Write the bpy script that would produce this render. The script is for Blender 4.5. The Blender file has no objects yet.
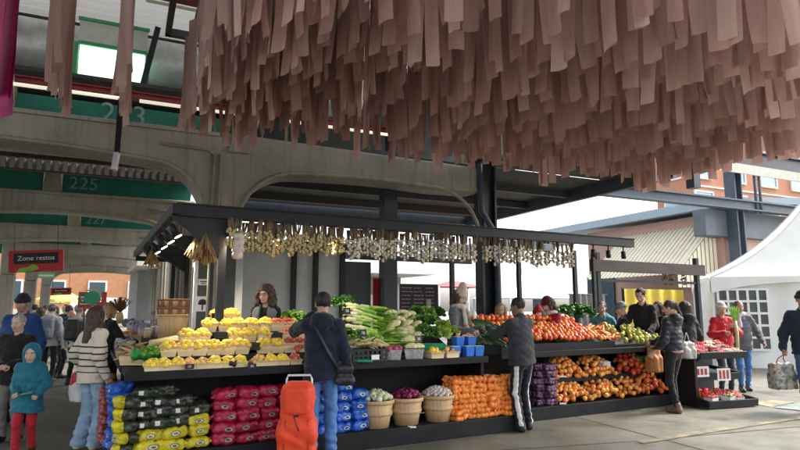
EXPOSURE = 2.0
import bpy, math, random
import numpy as np
from mathutils import Vector, Matrix, Euler
random.seed(7); rng = np.random.default_rng(7)
R = math.radians; PI = math.pi; TAU = 2*math.pi
scene = bpy.context.scene
COL = scene.collection

# ------------------------------------------------------------------ camera model
FPX, CAMZ = 582.0, 1.6
TH = math.atan(83/FPX)
def ray(px, py):
    u = (px-400)/FPX; v = (225-py)/FPX
    return Vector((u, math.cos(TH)-v*math.sin(TH), math.sin(TH)+v*math.cos(TH)))
CAM = Vector((0, 0, CAMZ))
def at_d(px, py, d):
    r = ray(px, py); return CAM + r*(d/r.y)
def at_z(px, py, z=0):
    r = ray(px, py); return CAM + r*((z-CAMZ)/r.z)
def ground(px, d):                       # ground point in the pixel column at distance d
    r = ray(px, 308+931/d); return Vector((r.x/r.y*d, d, 0))
class Ax:
    def __init__(s, deg):
        s.deg = deg; s.U = Vector((math.cos(R(deg)), math.sin(R(deg)), 0)); s.V = Vector((-math.sin(R(deg)), math.cos(R(deg)), 0))
    def to(s, u, v, z=0): return s.U*u + s.V*v + Vector((0, 0, z))
    def uv(s, p): return p.dot(s.U), p.dot(s.V)
    def at_v(s, px, py, v):              # the point of the vertical plane v that shows at the pixel
        r = ray(px, py); return CAM + r*(v/r.dot(s.V))
    def at_u(s, px, py, u):
        r = ray(px, py); return CAM + r*(u/r.dot(s.U))
    def mat(s, u, v, z=0, rot=0):
        return Matrix.Translation(s.to(u, v, z)) @ Matrix.Rotation(R(s.deg+rot), 4, 'Z')
HALL, ST = Ax(25), Ax(28)

# ------------------------------------------------------------------ tags
def tag(o, label=None, cat=None, group=None, kind=None):
    if label: o['label'] = label
    if cat: o['category'] = cat
    if group: o['group'] = group
    if kind: o['kind'] = kind
    return o
def empty(name, loc=(0, 0, 0), rz=0, label=None, cat=None, group=None):
    o = bpy.data.objects.new(name, None); COL.objects.link(o)
    o.location = loc; o.rotation_euler = (0, 0, rz); o.empty_display_size = .1
    return tag(o, label, cat, group)
KIDS = {}
def setparent(o, p):
    o.parent = p; KIDS.setdefault(p.name, []).append(o)
def copy_tree(o, parent=None):
    c = o.copy(); COL.objects.link(c)
    if parent is not None: setparent(c, parent)
    for k in KIDS.get(o.name, []): copy_tree(k, c)
    return c
ORD = ['first','second','third','fourth','fifth','sixth','seventh','eighth','ninth','tenth','eleventh','twelfth','thirteenth','fourteenth','fifteenth','sixteenth','seventeenth','eighteenth','nineteenth','twentieth']
def ordn(i):
    if i < 20: return ORD[i]
    n = i+1; return f"{n}{'th' if 10 < n % 100 < 14 else {1:'st',2:'nd',3:'rd'}.get(n % 10,'th')}"

# ------------------------------------------------------------------ mesh builder
def frame_of(d):
    d = Vector(d).normalized(); a = Vector((0, 0, 1)) if abs(d.z) < .9 else Vector((1, 0, 0))
    x = d.cross(a).normalized(); return x, d.cross(x).normalized()
class MB:
    def __init__(s): s.v = []; s.f = []; s.m = []; s.sm = []
    def add(s, vs, fs, m=0, smooth=False):
        o = len(s.v); s.v += [tuple(p) for p in vs]
        for f in fs: s.f.append([i+o for i in f]); s.m.append(m); s.sm.append(smooth)
        return s
    def box(s, c, d, m=0, M=None):
        if not isinstance(m, int): m, M = 0, m
        x, y, z = [k/2 for k in d]; c = Vector(c)
        vs = [Vector((sx*x, sy*y, sz*z)) for sx in (-1,1) for sy in (-1,1) for sz in (-1,1)]
        vs = [c + (M @ p if M else p) for p in vs]
        return s.add(vs, [(0,1,3,2),(4,6,7,5),(0,4,5,1),(2,3,7,6),(0,2,6,4),(1,5,7,3)], m)
    def bar(s, a, b, w, h, m=0):         # rectangular bar: w sideways, h vertical-ish
        a, b = Vector(a), Vector(b); d = (b-a); L = d.length; d.normalize()
        side = d.cross(Vector((0, 0, 1)))
        if side.length < 1e-4: side = Vector((1, 0, 0))
        side.normalize(); up = side.cross(d).normalized()
        vs = []
        for p in (a, b):
            for sx, sz in ((-1,-1),(1,-1),(1,1),(-1,1)): vs.append(p + side*(sx*w/2) + up*(sz*h/2))
        return s.add(vs, [(0,3,2,1),(4,5,6,7),(0,1,5,4),(1,2,6,5),(2,3,7,6),(3,0,4,7)], m)
    def tube(s, pts, rad, n=8, m=0, caps=True, smooth=True, flat=1.0):
        pts = [Vector(p) for p in pts]
        if not isinstance(rad, (list, tuple)): rad = [rad]*len(pts)
        vs = []; px = None
        for i, p in enumerate(pts):
            d = (pts[min(i+1, len(pts)-1)] - pts[max(i-1, 0)])
            x, y = frame_of(d)
            if px is not None:
                x = (px - d.normalized()*px.dot(d.normalized()))
                if x.length < 1e-5: x, y = frame_of(d)
                x.normalize(); y = d.normalized().cross(x)
            px = x
            for k in range(n):
                a = TAU*k/n; vs.append(p + x*(math.cos(a)*rad[i]) + y*(math.sin(a)*rad[i]*flat))
        fs = []
        for i in range(len(pts)-1):
            for k in range(n):
                k2 = (k+1) % n; fs.append((i*n+k, i*n+k2, (i+1)*n+k2, (i+1)*n+k))
        s.add(vs, fs, m, smooth)
        if caps:
            o = len(s.v)-len(vs)
            s.f.append([o+k for k in range(n)][::-1]); s.m.append(m); s.sm.append(False)
            s.f.append([o+(len(pts)-1)*n+k for k in range(n)]); s.m.append(m); s.sm.append(False)
        return s
    def lathe(s, prof, n=16, m=0, c=(0,0,0), sc=(1,1,1), smooth=True, M=None, wob=None):
        c = Vector(c); vs = []; rows = []
        for r, z in prof:
            row = []
            if r < 1e-6:
                vs.append(Vector((0, 0, z*sc[2]))); row = [len(vs)-1]*n
            else:
                for k in range(n):
                    a = TAU*k/n; w = wob(a, z) if wob else 1
                    vs.append(Vector((r*w*math.cos(a)*sc[0], r*w*math.sin(a)*sc[1], z*sc[2]))); row.append(len(vs)-1)
            rows.append(row)
        fs = []
        for i in range(len(rows)-1):
            for k in range(n):
                k2 = (k+1) % n; f = [rows[i][k], rows[i][k2], rows[i+1][k2], rows[i+1][k]]
                g = [];
                for q in f:
                    if q not in g: g.append(q)
                if len(g) > 2: fs.append(g)
        vs = [c + (M @ p if M else p) for p in vs]
        return s.add(vs, fs, m, smooth)
    def ball(s, c, r, n=8, m=0, M=None):
        if not isinstance(r, (list, tuple)): r = (r, r, r)
        k = max(4, n//2+1)
        prof = [(math.sin(PI*i/k), -math.cos(PI*i/k)) for i in range(k+1)]
        return s.lathe(prof, n, m, c, r, True, M)
    def sheet(s, fn, nu, nv, m=0, smooth=True):
        vs = [fn(i/nu, j/nv) for i in range(nu+1) for j in range(nv+1)]
        fs = [(i*(nv+1)+j, (i+1)*(nv+1)+j, (i+1)*(nv+1)+j+1, i*(nv+1)+j+1) for i in range(nu) for j in range(nv)]
        return s.add(vs, fs, m, smooth)
    def prism(s, poly, org, ax, ay, az, depth, m=0):   # polygon (a,b) on ax, ay at org, extruded depth along az
        org = Vector(org); n = len(poly)
        vs = [org + ax*a + ay*b for a, b in poly] + [org + ax*a + ay*b + az*depth for a, b in poly]
        fs = [list(range(n))[::-1], list(range(n, 2*n))] + [(i, (i+1) % n, n+(i+1) % n, n+i) for i in range(n)]
        return s.add(vs, fs, m)
    def build(s, name, mats, parent=None, loc=None, bevel=0, fixn=False, rz=None):
        me = bpy.data.meshes.new(name); me.from_pydata(s.v, [], s.f)
        for m in (mats if isinstance(mats, (list, tuple)) else [mats]): me.materials.append(m)
        me.polygons.foreach_set('material_index', s.m); me.polygons.foreach_set('use_smooth', s.sm)
        if fixn:
            import bmesh
            b = bmesh.new(); b.from_mesh(me); bmesh.ops.recalc_face_normals(b, faces=b.faces); b.to_mesh(me); b.free()
        me.update()
        return link(name, me, parent, loc, bevel, rz)
def link(name, me, parent=None, loc=None, bevel=0, rz=None):
    o = bpy.data.objects.new(name, me); COL.objects.link(o)
    if parent is not None: setparent(o, parent)
    if loc is not None: o.location = loc
    if rz is not None: o.rotation_euler = (0, 0, rz)
    if bevel:
        b = o.modifiers.new('bevel', 'BEVEL'); b.width = bevel; b.segments = 2; b.limit_method = 'ANGLE'
    return o

# ------------------------------------------------------------------ materials
def srgb(r, g, b):
    f = lambda c: (c/255/12.92 if c/255 <= .04045 else ((c/255+.055)/1.055)**2.4)
    return (f(r), f(g), f(b))
def new_mat(name):
    m = bpy.data.materials.new(name); m.use_nodes = True
    nt = m.node_tree; return m, nt, nt.nodes['Principled BSDF']
def N(nt, t, **kw):
    n = nt.nodes.new(t)
    for k, v in kw.items(): setattr(n, k, v)
    return n
def mathn(nt, op, a, b=None, clamp=False):
    n = N(nt, 'ShaderNodeMath', operation=op); n.use_clamp = clamp
    for i, q in enumerate((a, b)):
        if q is None: continue
        if isinstance(q, (int, float)): n.inputs[i].default_value = q
        else: nt.links.new(q, n.inputs[i])
    return n.outputs[0]
def mixc(nt, fac, a, b, mode='MIX'):
    n = N(nt, 'ShaderNodeMix', data_type='RGBA', blend_type=mode)
    for i, q in ((0, fac), (6, a), (7, b)):
        if isinstance(q, (int, float)): n.inputs[i].default_value = q
        elif isinstance(q, tuple): n.inputs[i].default_value = (*q, 1) if len(q) == 3 else q
        else: nt.links.new(q, n.inputs[i])
    return n.outputs[2]
def coords(nt, kind='Object', scale=(1,1,1)):
    tc = N(nt, 'ShaderNodeTexCoord'); mp = N(nt, 'ShaderNodeMapping'); mp.inputs['Scale'].default_value = scale
    nt.links.new(tc.outputs[kind], mp.inputs[0]); return mp.outputs[0]
def noise(nt, vec, scale, detail=4, rough=.6):
    n = N(nt, 'ShaderNodeTexNoise'); n.inputs['Scale'].default_value = scale; n.inputs['Detail'].default_value = detail
    n.inputs['Roughness'].default_value = rough
    if vec is not None: nt.links.new(vec, n.inputs['Vector'])
    return n
def ramp(nt, fac, stops):
    r = N(nt, 'ShaderNodeValToRGB'); e = r.color_ramp.elements
    while len(e) < len(stops): e.new(.5)
    for k, (p, c) in zip(e, stops): k.position = p; k.color = (*c, 1)
    nt.links.new(fac, r.inputs[0]); return r.outputs[0]
def cmul(c, k): return tuple(min(1, x*k) for x in c)
MATS = {}
def mat(name, col, rough=.6, var=.2, scale=6, bump=0, bscale=None, rnd=0, hue=0, metal=0, spec=.4, second=None, stretch=(1,1,1), sheen=0, coat=0, dirt=0):
    if name in MATS: return MATS[name]
    m, nt, p = new_mat(name)
    vec = coords(nt, 'Object', stretch)
    n = noise(nt, vec, scale)
    c = ramp(nt, n.outputs[0], [(.28, cmul(col, 1-var)), (.72, cmul(second or col, 1+var))])
    if dirt:
        n2 = noise(nt, vec, scale*.27, 6, .7)
        f = mathn(nt, 'MULTIPLY', ramp(nt, n2.outputs[0], [(.45, (0,0,0)), (.75, (1,1,1))]), dirt)
        c = mixc(nt, f, c, cmul(col, .45))
    if rnd or hue:
        oi = N(nt, 'ShaderNodeObjectInfo'); hs = N(nt, 'ShaderNodeHueSaturation')
        nt.links.new(c, hs.inputs['Color'])
        r1 = mathn(nt, 'FRACT', mathn(nt, 'MULTIPLY', oi.outputs['Random'], 7.13))
        nt.links.new(mathn(nt, 'ADD', mathn(nt, 'MULTIPLY', oi.outputs['Random'], 2*rnd), 1-rnd), hs.inputs['Value'])
        nt.links.new(mathn(nt, 'ADD', mathn(nt, 'MULTIPLY', r1, 2*hue), .5-hue), hs.inputs['Hue'])
        c = hs.outputs[0]
    nt.links.new(c, p.inputs['Base Color'])
    p.inputs['Roughness'].default_value = rough; p.inputs['Metallic'].default_value = metal
    p.inputs['Specular IOR Level'].default_value = spec
    if sheen: p.inputs['Sheen Weight'].default_value = sheen
    if coat: p.inputs['Coat Weight'].default_value = coat
    if bump:
        nb = noise(nt, vec, bscale or scale*6, 3); b = N(nt, 'ShaderNodeBump'); b.inputs['Strength'].default_value = bump
        b.inputs['Distance'].default_value = .01
        nt.links.new(nb.outputs[0], b.inputs['Height']); nt.links.new(b.outputs[0], p.inputs['Normal'])
    MATS[name] = m; return m
def emis(name, col, strength):
    m, nt, p = new_mat(name); p.inputs['Base Color'].default_value = (*col, 1)
    p.inputs['Emission Color'].default_value = (*col, 1); p.inputs['Emission Strength'].default_value = strength
    return m
def text(name, s, size, m, parent, M, ext=.003, align='CENTER'):
    c = bpy.data.curves.new(name, 'FONT'); c.body = s; c.size = size; c.extrude = ext
    c.align_x = align; c.align_y = 'CENTER'; c.materials.append(m)
    t = bpy.data.objects.new('lettering', c); COL.objects.link(t); bpy.context.view_layer.update()
    me = bpy.data.meshes.new_from_object(t.evaluated_get(bpy.context.evaluated_depsgraph_get())); me.name = name
    bpy.data.objects.remove(t, do_unlink=True); me.materials.clear(); me.materials.append(m)
    o = bpy.data.objects.new(name, me); COL.objects.link(o)
    if parent is not None: setparent(o, parent)
    o.matrix_local = M; return o
STAND = Matrix.Rotation(PI/2, 4, 'X')    # text lying in XY -> standing in XZ, read from -Y

# ------------------------------------------------------------------ signed-distance modelling (bodies, cloth, bags)
def wig(x, y, z, f, s=0.):
    return np.sin(x*f+1.3+s)*np.sin(y*f*1.13+.7+s*2)*np.sin(z*f*.91+2.1+s*3) + .5*np.sin(x*f*2.1+z*f*1.3+s)*np.sin(y*f*1.9-z*f*.8)
class SDF:
    def __init__(s, lo, hi, h):
        s.h = h; s.lo = np.array(lo, np.float32); s.n = [int(math.ceil((b-a)/h))+1 for a, b in zip(lo, hi)]
        s.ax = [(s.lo[i]+h*np.arange(s.n[i])).astype(np.float32) for i in range(3)]
        s.val = np.full(s.n, 1.0, np.float32)
    def sl(s, lo, hi):
        r = []
        for i in range(3):
            a = int(max(0, math.floor((lo[i]-s.lo[i])/s.h))); b = int(min(s.n[i], math.ceil((hi[i]-s.lo[i])/s.h)+1))
            if b <= a: return None
            r.append(slice(a, b))
        return tuple(r)
    def xyz(s, S): return (s.ax[0][S[0]][:, None, None], s.ax[1][S[1]][None, :, None], s.ax[2][S[2]][None, None, :])
    def put(s, fn, lo, hi, k=0., mode='add'):
        S = s.sl(lo, hi)
        if S is None: return s
        d = fn(*s.xyz(S)); a = s.val[S]
        if mode == 'sub':
            d = -d
            if k: hh = np.maximum(k-np.abs(a-d), 0)/k; s.val[S] = np.maximum(a, d)+hh*hh*k/4
            else: s.val[S] = np.maximum(a, d)
        else:
            if k: hh = np.maximum(k-np.abs(a-d), 0)/k; s.val[S] = np.minimum(a, d)-hh*hh*k/4
            else: s.val[S] = np.minimum(a, d)
        return s
    def cone(s, a, b, ra, rb=None, k=0., flat=(1,1,1), mode='add'):
        rb = ra if rb is None else rb; a = np.array(a, np.float32); b = np.array(b, np.float32); ab = b-a; L2 = float(ab@ab)+1e-9
        m = max(ra, rb)+max(k, .0)+3*s.h
        def fn(x, y, z):
            t = np.clip(((x-a[0])*ab[0]+(y-a[1])*ab[1]+(z-a[2])*ab[2])/L2, 0, 1)
            return np.sqrt(((x-a[0]-t*ab[0])*flat[0])**2+((y-a[1]-t*ab[1])*flat[1])**2+((z-a[2]-t*ab[2])*flat[2])**2)-(ra+t*(rb-ra))
        fm = min(flat); m = m/min(1, fm)
        return s.put(fn, np.minimum(a, b)-m, np.maximum(a, b)+m, k, mode)
    def ell(s, c, r, k=0., mode='add'):
        c = np.array(c); r = np.array(r); m = k+3*s.h
        def fn(x, y, z):
            X, Y, Z = x-c[0], y-c[1], z-c[2]
            k0 = np.sqrt((X/r[0])**2+(Y/r[1])**2+(Z/r[2])**2); k1 = np.sqrt((X/r[0]**2)**2+(Y/r[1]**2)**2+(Z/r[2]**2)**2)+1e-6
            return k0*(k0-1)/k1
        return s.put(fn, c-r-m, c+r+m, k, mode)
    def rbox(s, c, d, r, k=0.):
        c = np.array(c); hd = np.array(d)/2-r; m = k+3*s.h
        def fn(x, y, z):
            qx, qy, qz = np.abs(x-c[0])-hd[0], np.abs(y-c[1])-hd[1], np.abs(z-c[2])-hd[2]
            return np.sqrt(np.maximum(qx,0)**2+np.maximum(qy,0)**2+np.maximum(qz,0)**2)+np.minimum(np.maximum(qx,np.maximum(qy,qz)),0)-r
        return s.put(fn, c-hd-r-m, c+hd+r+m, k)
    def cut(s, fn):                       # keep where fn < 0
        S = (slice(None),)*3; s.val = np.maximum(s.val, fn(*s.xyz(S))).astype(np.float32); return s
    def disp(s, fn):
        S = (slice(None),)*3; s.val = (s.val+fn(*s.xyz(S))).astype(np.float32); return s
    def mesh(s):
        f = np.pad(s.val, 1, constant_values=1.0); lo = s.lo-s.h; ins = f < 0; nx, ny, nz = f.shape
        C = (nx-1, ny-1, nz-1); acc = np.zeros(C+(3,), np.float32); cnt = np.zeros(C, np.float32)
        off = [(i, j, k) for i in (0,1) for j in (0,1) for k in (0,1)]
        g = lambda A, o: A[o[0]:o[0]+C[0], o[1]:o[1]+C[1], o[2]:o[2]+C[2]]
        for a in off:
            for d in range(3):
                if a[d]: continue
                b = list(a); b[d] = 1
                fa, fb = g(f, a), g(f, b); cr = g(ins, a) != g(ins, b)
                t = np.where(cr, fa/np.where(np.abs(fa-fb) < 1e-9, 1e-9, fa-fb), 0)
                for q in range(3): acc[..., q] += np.where(cr, a[q]+(t if q == d else 0), 0)
                cnt += cr
        use = cnt > 0; idx = np.full(C, -1, np.int64); idx[use] = np.arange(use.sum())
        P = np.argwhere(use).astype(np.float32)+acc[use]/cnt[use][:, None]; V = P*s.h+lo
        F = []
        for d in range(3):
            e1, e2 = [(1, 2), (2, 0), (0, 1)][d]
            A = [slice(0, None)]*3; B = [slice(0, None)]*3; A[d] = slice(0, -1); B[d] = slice(1, None)
            ia, ib = ins[tuple(A)], ins[tuple(B)]
            for flip, cr in ((False, ia & ~ib), (True, ~ia & ib)):
                w = np.argwhere(cr); w = w[(w[:, e1] > 0) & (w[:, e2] > 0) & (w[:, e1] < f.shape[e1]-1) & (w[:, e2] < f.shape[e2]-1)]
                if not len(w): continue
                q = []
                for o1, o2 in ((-1,-1),(0,-1),(0,0),(-1,0)):
                    c = w.copy(); c[:, e1] += o1; c[:, e2] += o2; q.append(idx[c[:, 0], c[:, 1], c[:, 2]])
                q = np.stack(q, 1); F.append(q[:, ::-1] if flip else q)
        F = np.concatenate(F) if F else np.zeros((0, 4), int)
        return V, F[(F >= 0).all(1)]
def np_obj(name, V, F, mats, parent=None, loc=None, mi=None, rz=None):
    me = bpy.data.meshes.new(name); me.from_pydata(V.tolist(), [], F.tolist() if hasattr(F, 'tolist') else F)
    for m in (mats if isinstance(mats, (list, tuple)) else [mats]): me.materials.append(m)
    me.polygons.foreach_set('use_smooth', [True]*len(me.polygons))
    if mi is not None: me.polygons.foreach_set('material_index', mi)
    me.update(); return link(name, me, parent, loc, 0, rz)
# ------------------------------------------------------------------ people
def rotM(yaw=0, pitch=0, roll=0):
    return np.array(Euler((R(pitch), R(roll), R(yaw))).to_matrix())
_HEAD = {}
def head_mesh(h=.0065):
    if 'v' in _HEAD: return _HEAD['v']
    s = SDF((-.11,-.13,-.2), (.11,.13,.135), h)
    s.ell((0,-.012,.028), (.075,.096,.088)); s.ell((0,.022,-.035), (.058,.070,.08), .03)
    s.ell((0,.055,-.093), (.03,.028,.02), .03)
    for q in (-1, 1):
        s.ell((q*.036,.056,-.032), (.024,.022,.024), .02); s.ell((q*.079,-.008,-.012), (.011,.022,.032), .006)
        s.ell((q*.031,.1,.003), (.019,.016,.011), .012, 'sub')
        s.cone((q*.012,.078,.022), (q*.042,.07,.022), .012, .01, .012)
        s.ell((q*.012,.098,-.036), (.009,.011,.008), .008)
    s.cone((0,.085,.005), (0,.108,-.033), .008, .012, .012)
    s.cone((-.018,.084,-.066), (.018,.084,-.066), .007, .007, .006); s.cone((-.013,.082,-.075), (.013,.082,-.075), .008, .008, .006)
    s.cone((0,-.02,-.07), (0,-.032,-.22), .052, .06, .03)
    V, F = s.mesh(); cen = V[F].mean(1)
    mi = np.zeros(len(F), int)
    mi[(np.abs(cen[:, 0]) < .024) & (cen[:, 1] > .082) & (np.abs(cen[:, 2]+.071) < .0105)] = 1
    VV = [V]; FF = [F.tolist()]; MI = [mi.tolist()]; off = len(V)
    for q in (-1, 1):
        for c, r, m in (((q*.031,.079,.002), (.013,.012,.0085), 2), ((q*.031,.0855,.002), (.007,.0065,.007), 3)):
            b = MB().ball(c, r, 8); VV.append(np.array(b.v)); FF.append([[i+off for i in f] for f in b.f]); MI.append([m]*len(b.f)); off += len(b.v)
        b = MB().tube([(q*.014,.088,.022),(q*.03,.089,.027),(q*.046,.079,.022)], [.004,.005,.003], 5)
        VV.append(np.array(b.v)); FF.append([[i+off for i in f] for f in b.f]); MI.append([4]*len(b.f)); off += len(b.v)
    _HEAD['v'] = (np.concatenate(VV), sum(FF, []), sum(MI, [])); return _HEAD['v']
_HAND = {}
def hand_mesh(grip):
    """hand space: wrist at 0, fingers along -z, palm faces +y, thumb on +x side (mirror for the other hand)"""
    if grip in _HAND: return _HAND[grip]
    s = SDF((-.09,-.06,-.22), (.1,.11,.06), .0055)
    s.cone((0,0,.05), (0,0,-.01), .027, .024, 0, (1,1.2,1))
    s.cone((-.016,0,-.03), (-.02,0,-.078), .022, .02, .02, (1,1.5,1)); s.cone((.016,0,-.03), (.02,0,-.08), .022, .02, .02, (1,1.5,1))
    c = {'relaxed': (.35, .6), 'grip': (1.25, 1.7)}[grip]
    for i, (x, L) in enumerate(((.03,.068),(.0105,.076),(-.01,.07),(-.029,.055))):
        a = c[0]+.06*i; b = a+c[1]; p = np.array((x, .0, -.085)); sp = (x*.25)
        q = p+L*.52*np.array((sp, math.sin(a), -math.cos(a))); r = q+L*.5*np.array((sp*.4, math.sin(b), -math.cos(b)))
        s.cone(p, q, .0095, .0085, .004); s.cone(q, r, .0085, .007, .003)
    t = np.array((.024,.006,-.03)); u = np.array((.052,.024,-.058)); w = np.array((.05,.045,-.088)) if grip == 'relaxed' else np.array((.03,.058,-.075))
    s.cone(t, u, .014, .011, .012); s.cone(u, w, .0105, .008, .004)
    _HAND[grip] = s.mesh(); return _HAND[grip]
def ik(sh, wr, l1, l2, pole):
    v = wr-sh; d = np.linalg.norm(v); D = min(d, l1+l2-.012); n = v/d; a = (l1*l1-l2*l2+D*D)/(2*D); hh = math.sqrt(max(l1*l1-a*a, 1e-6))
    p = np.array(pole, float); p = p-n*(p@n); p /= np.linalg.norm(p)+1e-9
    return sh+n*a+p*hh, sh+n*D
SKIN = {}
def skin(kind):
    cols = {'pale': (.56,.36,.27), 'tan': (.42,.25,.17), 'brown': (.24,.13,.085), 'old': (.55,.36,.29)}
    if kind not in SKIN: SKIN[kind] = mat('skin_'+kind, cols[kind], .5, .1, 30, .1, 160, spec=.4)
    return SKIN[kind]
M_LIP = mat('lips', (.38,.13,.11), .45, .1); M_EYE = mat('eye_white', (.75,.73,.7), .3, .03); M_IRIS = mat('iris', (.03,.02,.015), .25, .05)
def cloth(name, col, bump=.35, var=.18, scale=9, rough=.85, **k): return mat('cloth_'+name, col, rough, var, scale, bump, 70, sheen=.15, spec=.2, **k)
HAIRC = {'black': (.012,.010,.009), 'brown': (.055,.03,.018), 'grey': (.3,.29,.28), 'blond': (.36,.22,.09), 'darkgrey': (.09,.085,.08)}
def hairm(c): return mat('hair_'+c, HAIRC[c], .5, .35, 14, .6, 60, stretch=(3,3,.6))

def person(label, pos, H=1.72, face=0, *, skin_='pale', arms=None, grips=('relaxed','relaxed'), feet=((.1,.02),(-.1,-.02)), lean=0, head=(0,0), top=None, bottom=None,
           shoe=None, hair=None, hat=None, h=.012, female=False, girth=1.0, scarf=None, hsc=1.0, extra=None, poles=None, group=None, glasses=False):
    """local frame: facing +y, +x is the person's right; sizes are for 1.75 m and scaled at the end"""
    sc = H/1.75; T0 = np.array((0, 0, .93)); Rl = rotM(0, -lean)
    T = lambda *p: T0 + Rl @ (np.array(p, float)-T0)
    sw = .148 if female else .170
    sh = [T(sw, -.005, 1.395), T(-sw, -.005, 1.395)]
    arms = arms or ((.27,.04,.86), (-.27,.04,.86)); arms = [np.array(a, float) for a in arms]
    el, wr = [], []
    for i in (0, 1):
        q = 1 if i == 0 else -1
        e, w = ik(sh[i], arms[i], .30, .265, (poles[i] if poles else (q*.5, -1, -.35))); el.append(e); wr.append(w)
    hip = [np.array((.09, 0, .9)), np.array((-.09, 0, .9))]
    ank = [np.array((feet[i][0], feet[i][1]-.01, .085)) for i in (0, 1)]
    kn = [ik(hip[i], ank[i], .418, .412, (0, 1, .0))[0] for i in (0, 1)]
    hc = T(0, .025, 1.63); Rh = Rl @ rotM(head[0], head[1])
    # --- body: one continuous skin
    b = SDF((-.75,-.65,0), (.75,.85,1.62), .02); g = girth
    for i in (0, 1):
        b.cone(hip[i], kn[i], .068, .05, .03); b.cone(kn[i], ank[i], .046, .034, .03); b.cone(ank[i]+(0,-.03,-.05), ank[i]+(0,.12,-.055), .03, .026, .03)
        b.cone(sh[i], el[i], .043, .037, .04); b.cone(el[i], wr[i], .036, .026, .03)
    b.cone(T(0,0,.93), T(0,0,1.12), .13*g, .12*g, .05, (1,1.4,1)); b.cone(T(0,0,1.12), T(0,0,1.33), .12*g, .13, .05, (1,1.5,1))
    b.cone(T(-sw*.7,0,1.38), T(sw*.7,0,1.38), .045, .045, .06); b.cone(T(0,-.01,1.42), T(0,-.005,1.52), .055, .052, .03)
    V, F = b.mesh(); VV = [V]; FF = F.tolist(); MI = [0]*len(FF); off = len(V)
    hv, hf, hm = head_mesh(); VV.append(hv @ Rh.T*hsc+hc); FF += [[k+off for k in f] for f in hf]; MI += hm; off += len(hv)
    for i in (0, 1):
        hv, hf = hand_mesh(grips[i]); q = 1 if i == 0 else -1
        d = wr[i]-el[i]; d /= np.linalg.norm(d); zc = -d
        inward = np.array((-q*1., .35, .0)) if d[2] < -.6 else np.array((-q*.5, 0, -1.))
        yc = inward-zc*(inward@zc); yc /= np.linalg.norm(yc); xc = np.cross(yc, zc)
        Mx = np.stack((xc, yc, zc), 1); vv = hv.copy(); flip = (xc @ np.array((0, 1, .3))) < 0     # thumb towards the front / up
        if flip: vv[:, 0] *= -1
        VV.append(vv @ Mx.T+wr[i]); FF += [[k+off for k in (f[::-1] if flip else f)] for f in hf.tolist()]; MI += [0]*len(hf); off += len(vv)
    hm_ = hairm(hair[1]) if hair else hairm('brown')
    o = np_obj('person', np.concatenate(VV)*sc, FF, [skin(skin_), M_LIP, M_EYE, M_IRIS, hm_], None, None, MI)
    o.location = pos; o.rotation_euler = (0, 0, R(face)); tag(o, label, 'person', group)
    add = lambda name, V, F, m: np_obj(name, V*sc, F, m, o)
    # --- trousers
    bt = dict(mat=cloth('jeans', (.09,.15,.27)), wide=0, hem=.07); bt.update(bottom or {})
    s = SDF((-.4,-.45,.0), (.4,.45,1.12), h); w = bt['wide']
    s.cone((-.05,0,.95), (.05,0,.95), .118*g, .118*g, 0, (1,1.15,1)); s.cone((0,0,.95), (0,0,1.04), .145*g, .135*g, .05, (1,1.3,1))
    for i in (0, 1):
        s.cone(hip[i], kn[i], .088*g, .064+w*.5, .04); s.cone(kn[i], ank[i]+(0,-.01,-.03), .062+w*.5, .048+w, .03)
    s.disp(lambda x, y, z: .006*wig(x*.6, y*.6, z*1.6, 26)+.004*np.abs(np.sin(z*24+x*40+y*30+2*np.sin(z*13)))+.006*np.sin(z*70+x*20)*np.exp(-((z-.16)/.12)**2)+.003*np.sin(z*60+x*30)*np.exp(-((z-.5)/.09)**2))
    hem = bt['hem']; base = s.val.copy(); s.cut(lambda x, y, z: hem-z+0*x)
    V, F = s.mesh(); add('trousers', V, F, bt['mat'])
    if bt.get('stripe'):
        s.val = base-.005; k = bt['stripe']
        def slab(x, y, z):
            d = np.full(np.broadcast(x, y, z).shape, 1., np.float32)
            for i in (0, 1):
                q = 1 if i == 0 else -1
                cx = np.interp(z, (ank[i][2], kn[i][2], hip[i][2]), (ank[i][0], kn[i][0], hip[i][0])); cy = np.interp(z, (ank[i][2], kn[i][2], hip[i][2]), (ank[i][1], kn[i][1], hip[i][1]))
                d = np.minimum(d, np.maximum(np.abs(y-cy+.045)-.026, -(q*(x-cx))+.01))
            return d
        s.cut(slab); s.cut(lambda x, y, z: np.abs(z-.48)-.4+0*x); V, F = s.mesh(); add('side_stripe', V, F, k)
    # --- shoes
    shm = shoe or mat('shoe_black', (.02,.02,.022), .5, .2)
    for i in (0, 1):
        a = ank[i]; s = SDF((a[0]-.1,a[1]-.14,-.01), (a[0]+.1,a[1]+.25,.16), min(h, .01))
        s.cone((a[0],a[1]-.035,.045), (a[0],a[1]+.05,.05), .043, .042, .0); s.cone((a[0],a[1]+.05,.045), (a[0],a[1]+.155,.03), .043, .036, .03, (1,1,1.1)); s.cone((a[0],a[1]-.02,.05), (a[0],a[1]-.01,.12), .045, .046, .03)
        s.cut(lambda x, y, z: .004-z+0*x); V, F = s.mesh(); add('shoe', V, F, shm)
    # --- upper garment
    tp = dict(mat=cloth('black', (.015,.015,.017)), hem=.82, puff=0, hood=False, collar=.075, loose=0.0, sleeve=.0, wr=.008); tp.update(top or {})
    s = SDF((-.75,-.65,tp['hem']-.06), (.75,.85,1.62), h); L = tp['loose']
    s.cone(T(0,0,1.02), T(0,0,1.2), (.152+L)*g, (.155+L)*g, .0, (1,1.38,1)); s.cone(T(0,0,1.2), T(0,0,1.31), (.155+L)*g, (.148 if female else .158)+L*.5, .05, (1,1.45,1))
    s.cone(T(-sw*.72,-.005,1.375), T(sw*.72,-.005,1.375), .06+L*.3, .06+L*.3, .06)
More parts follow.
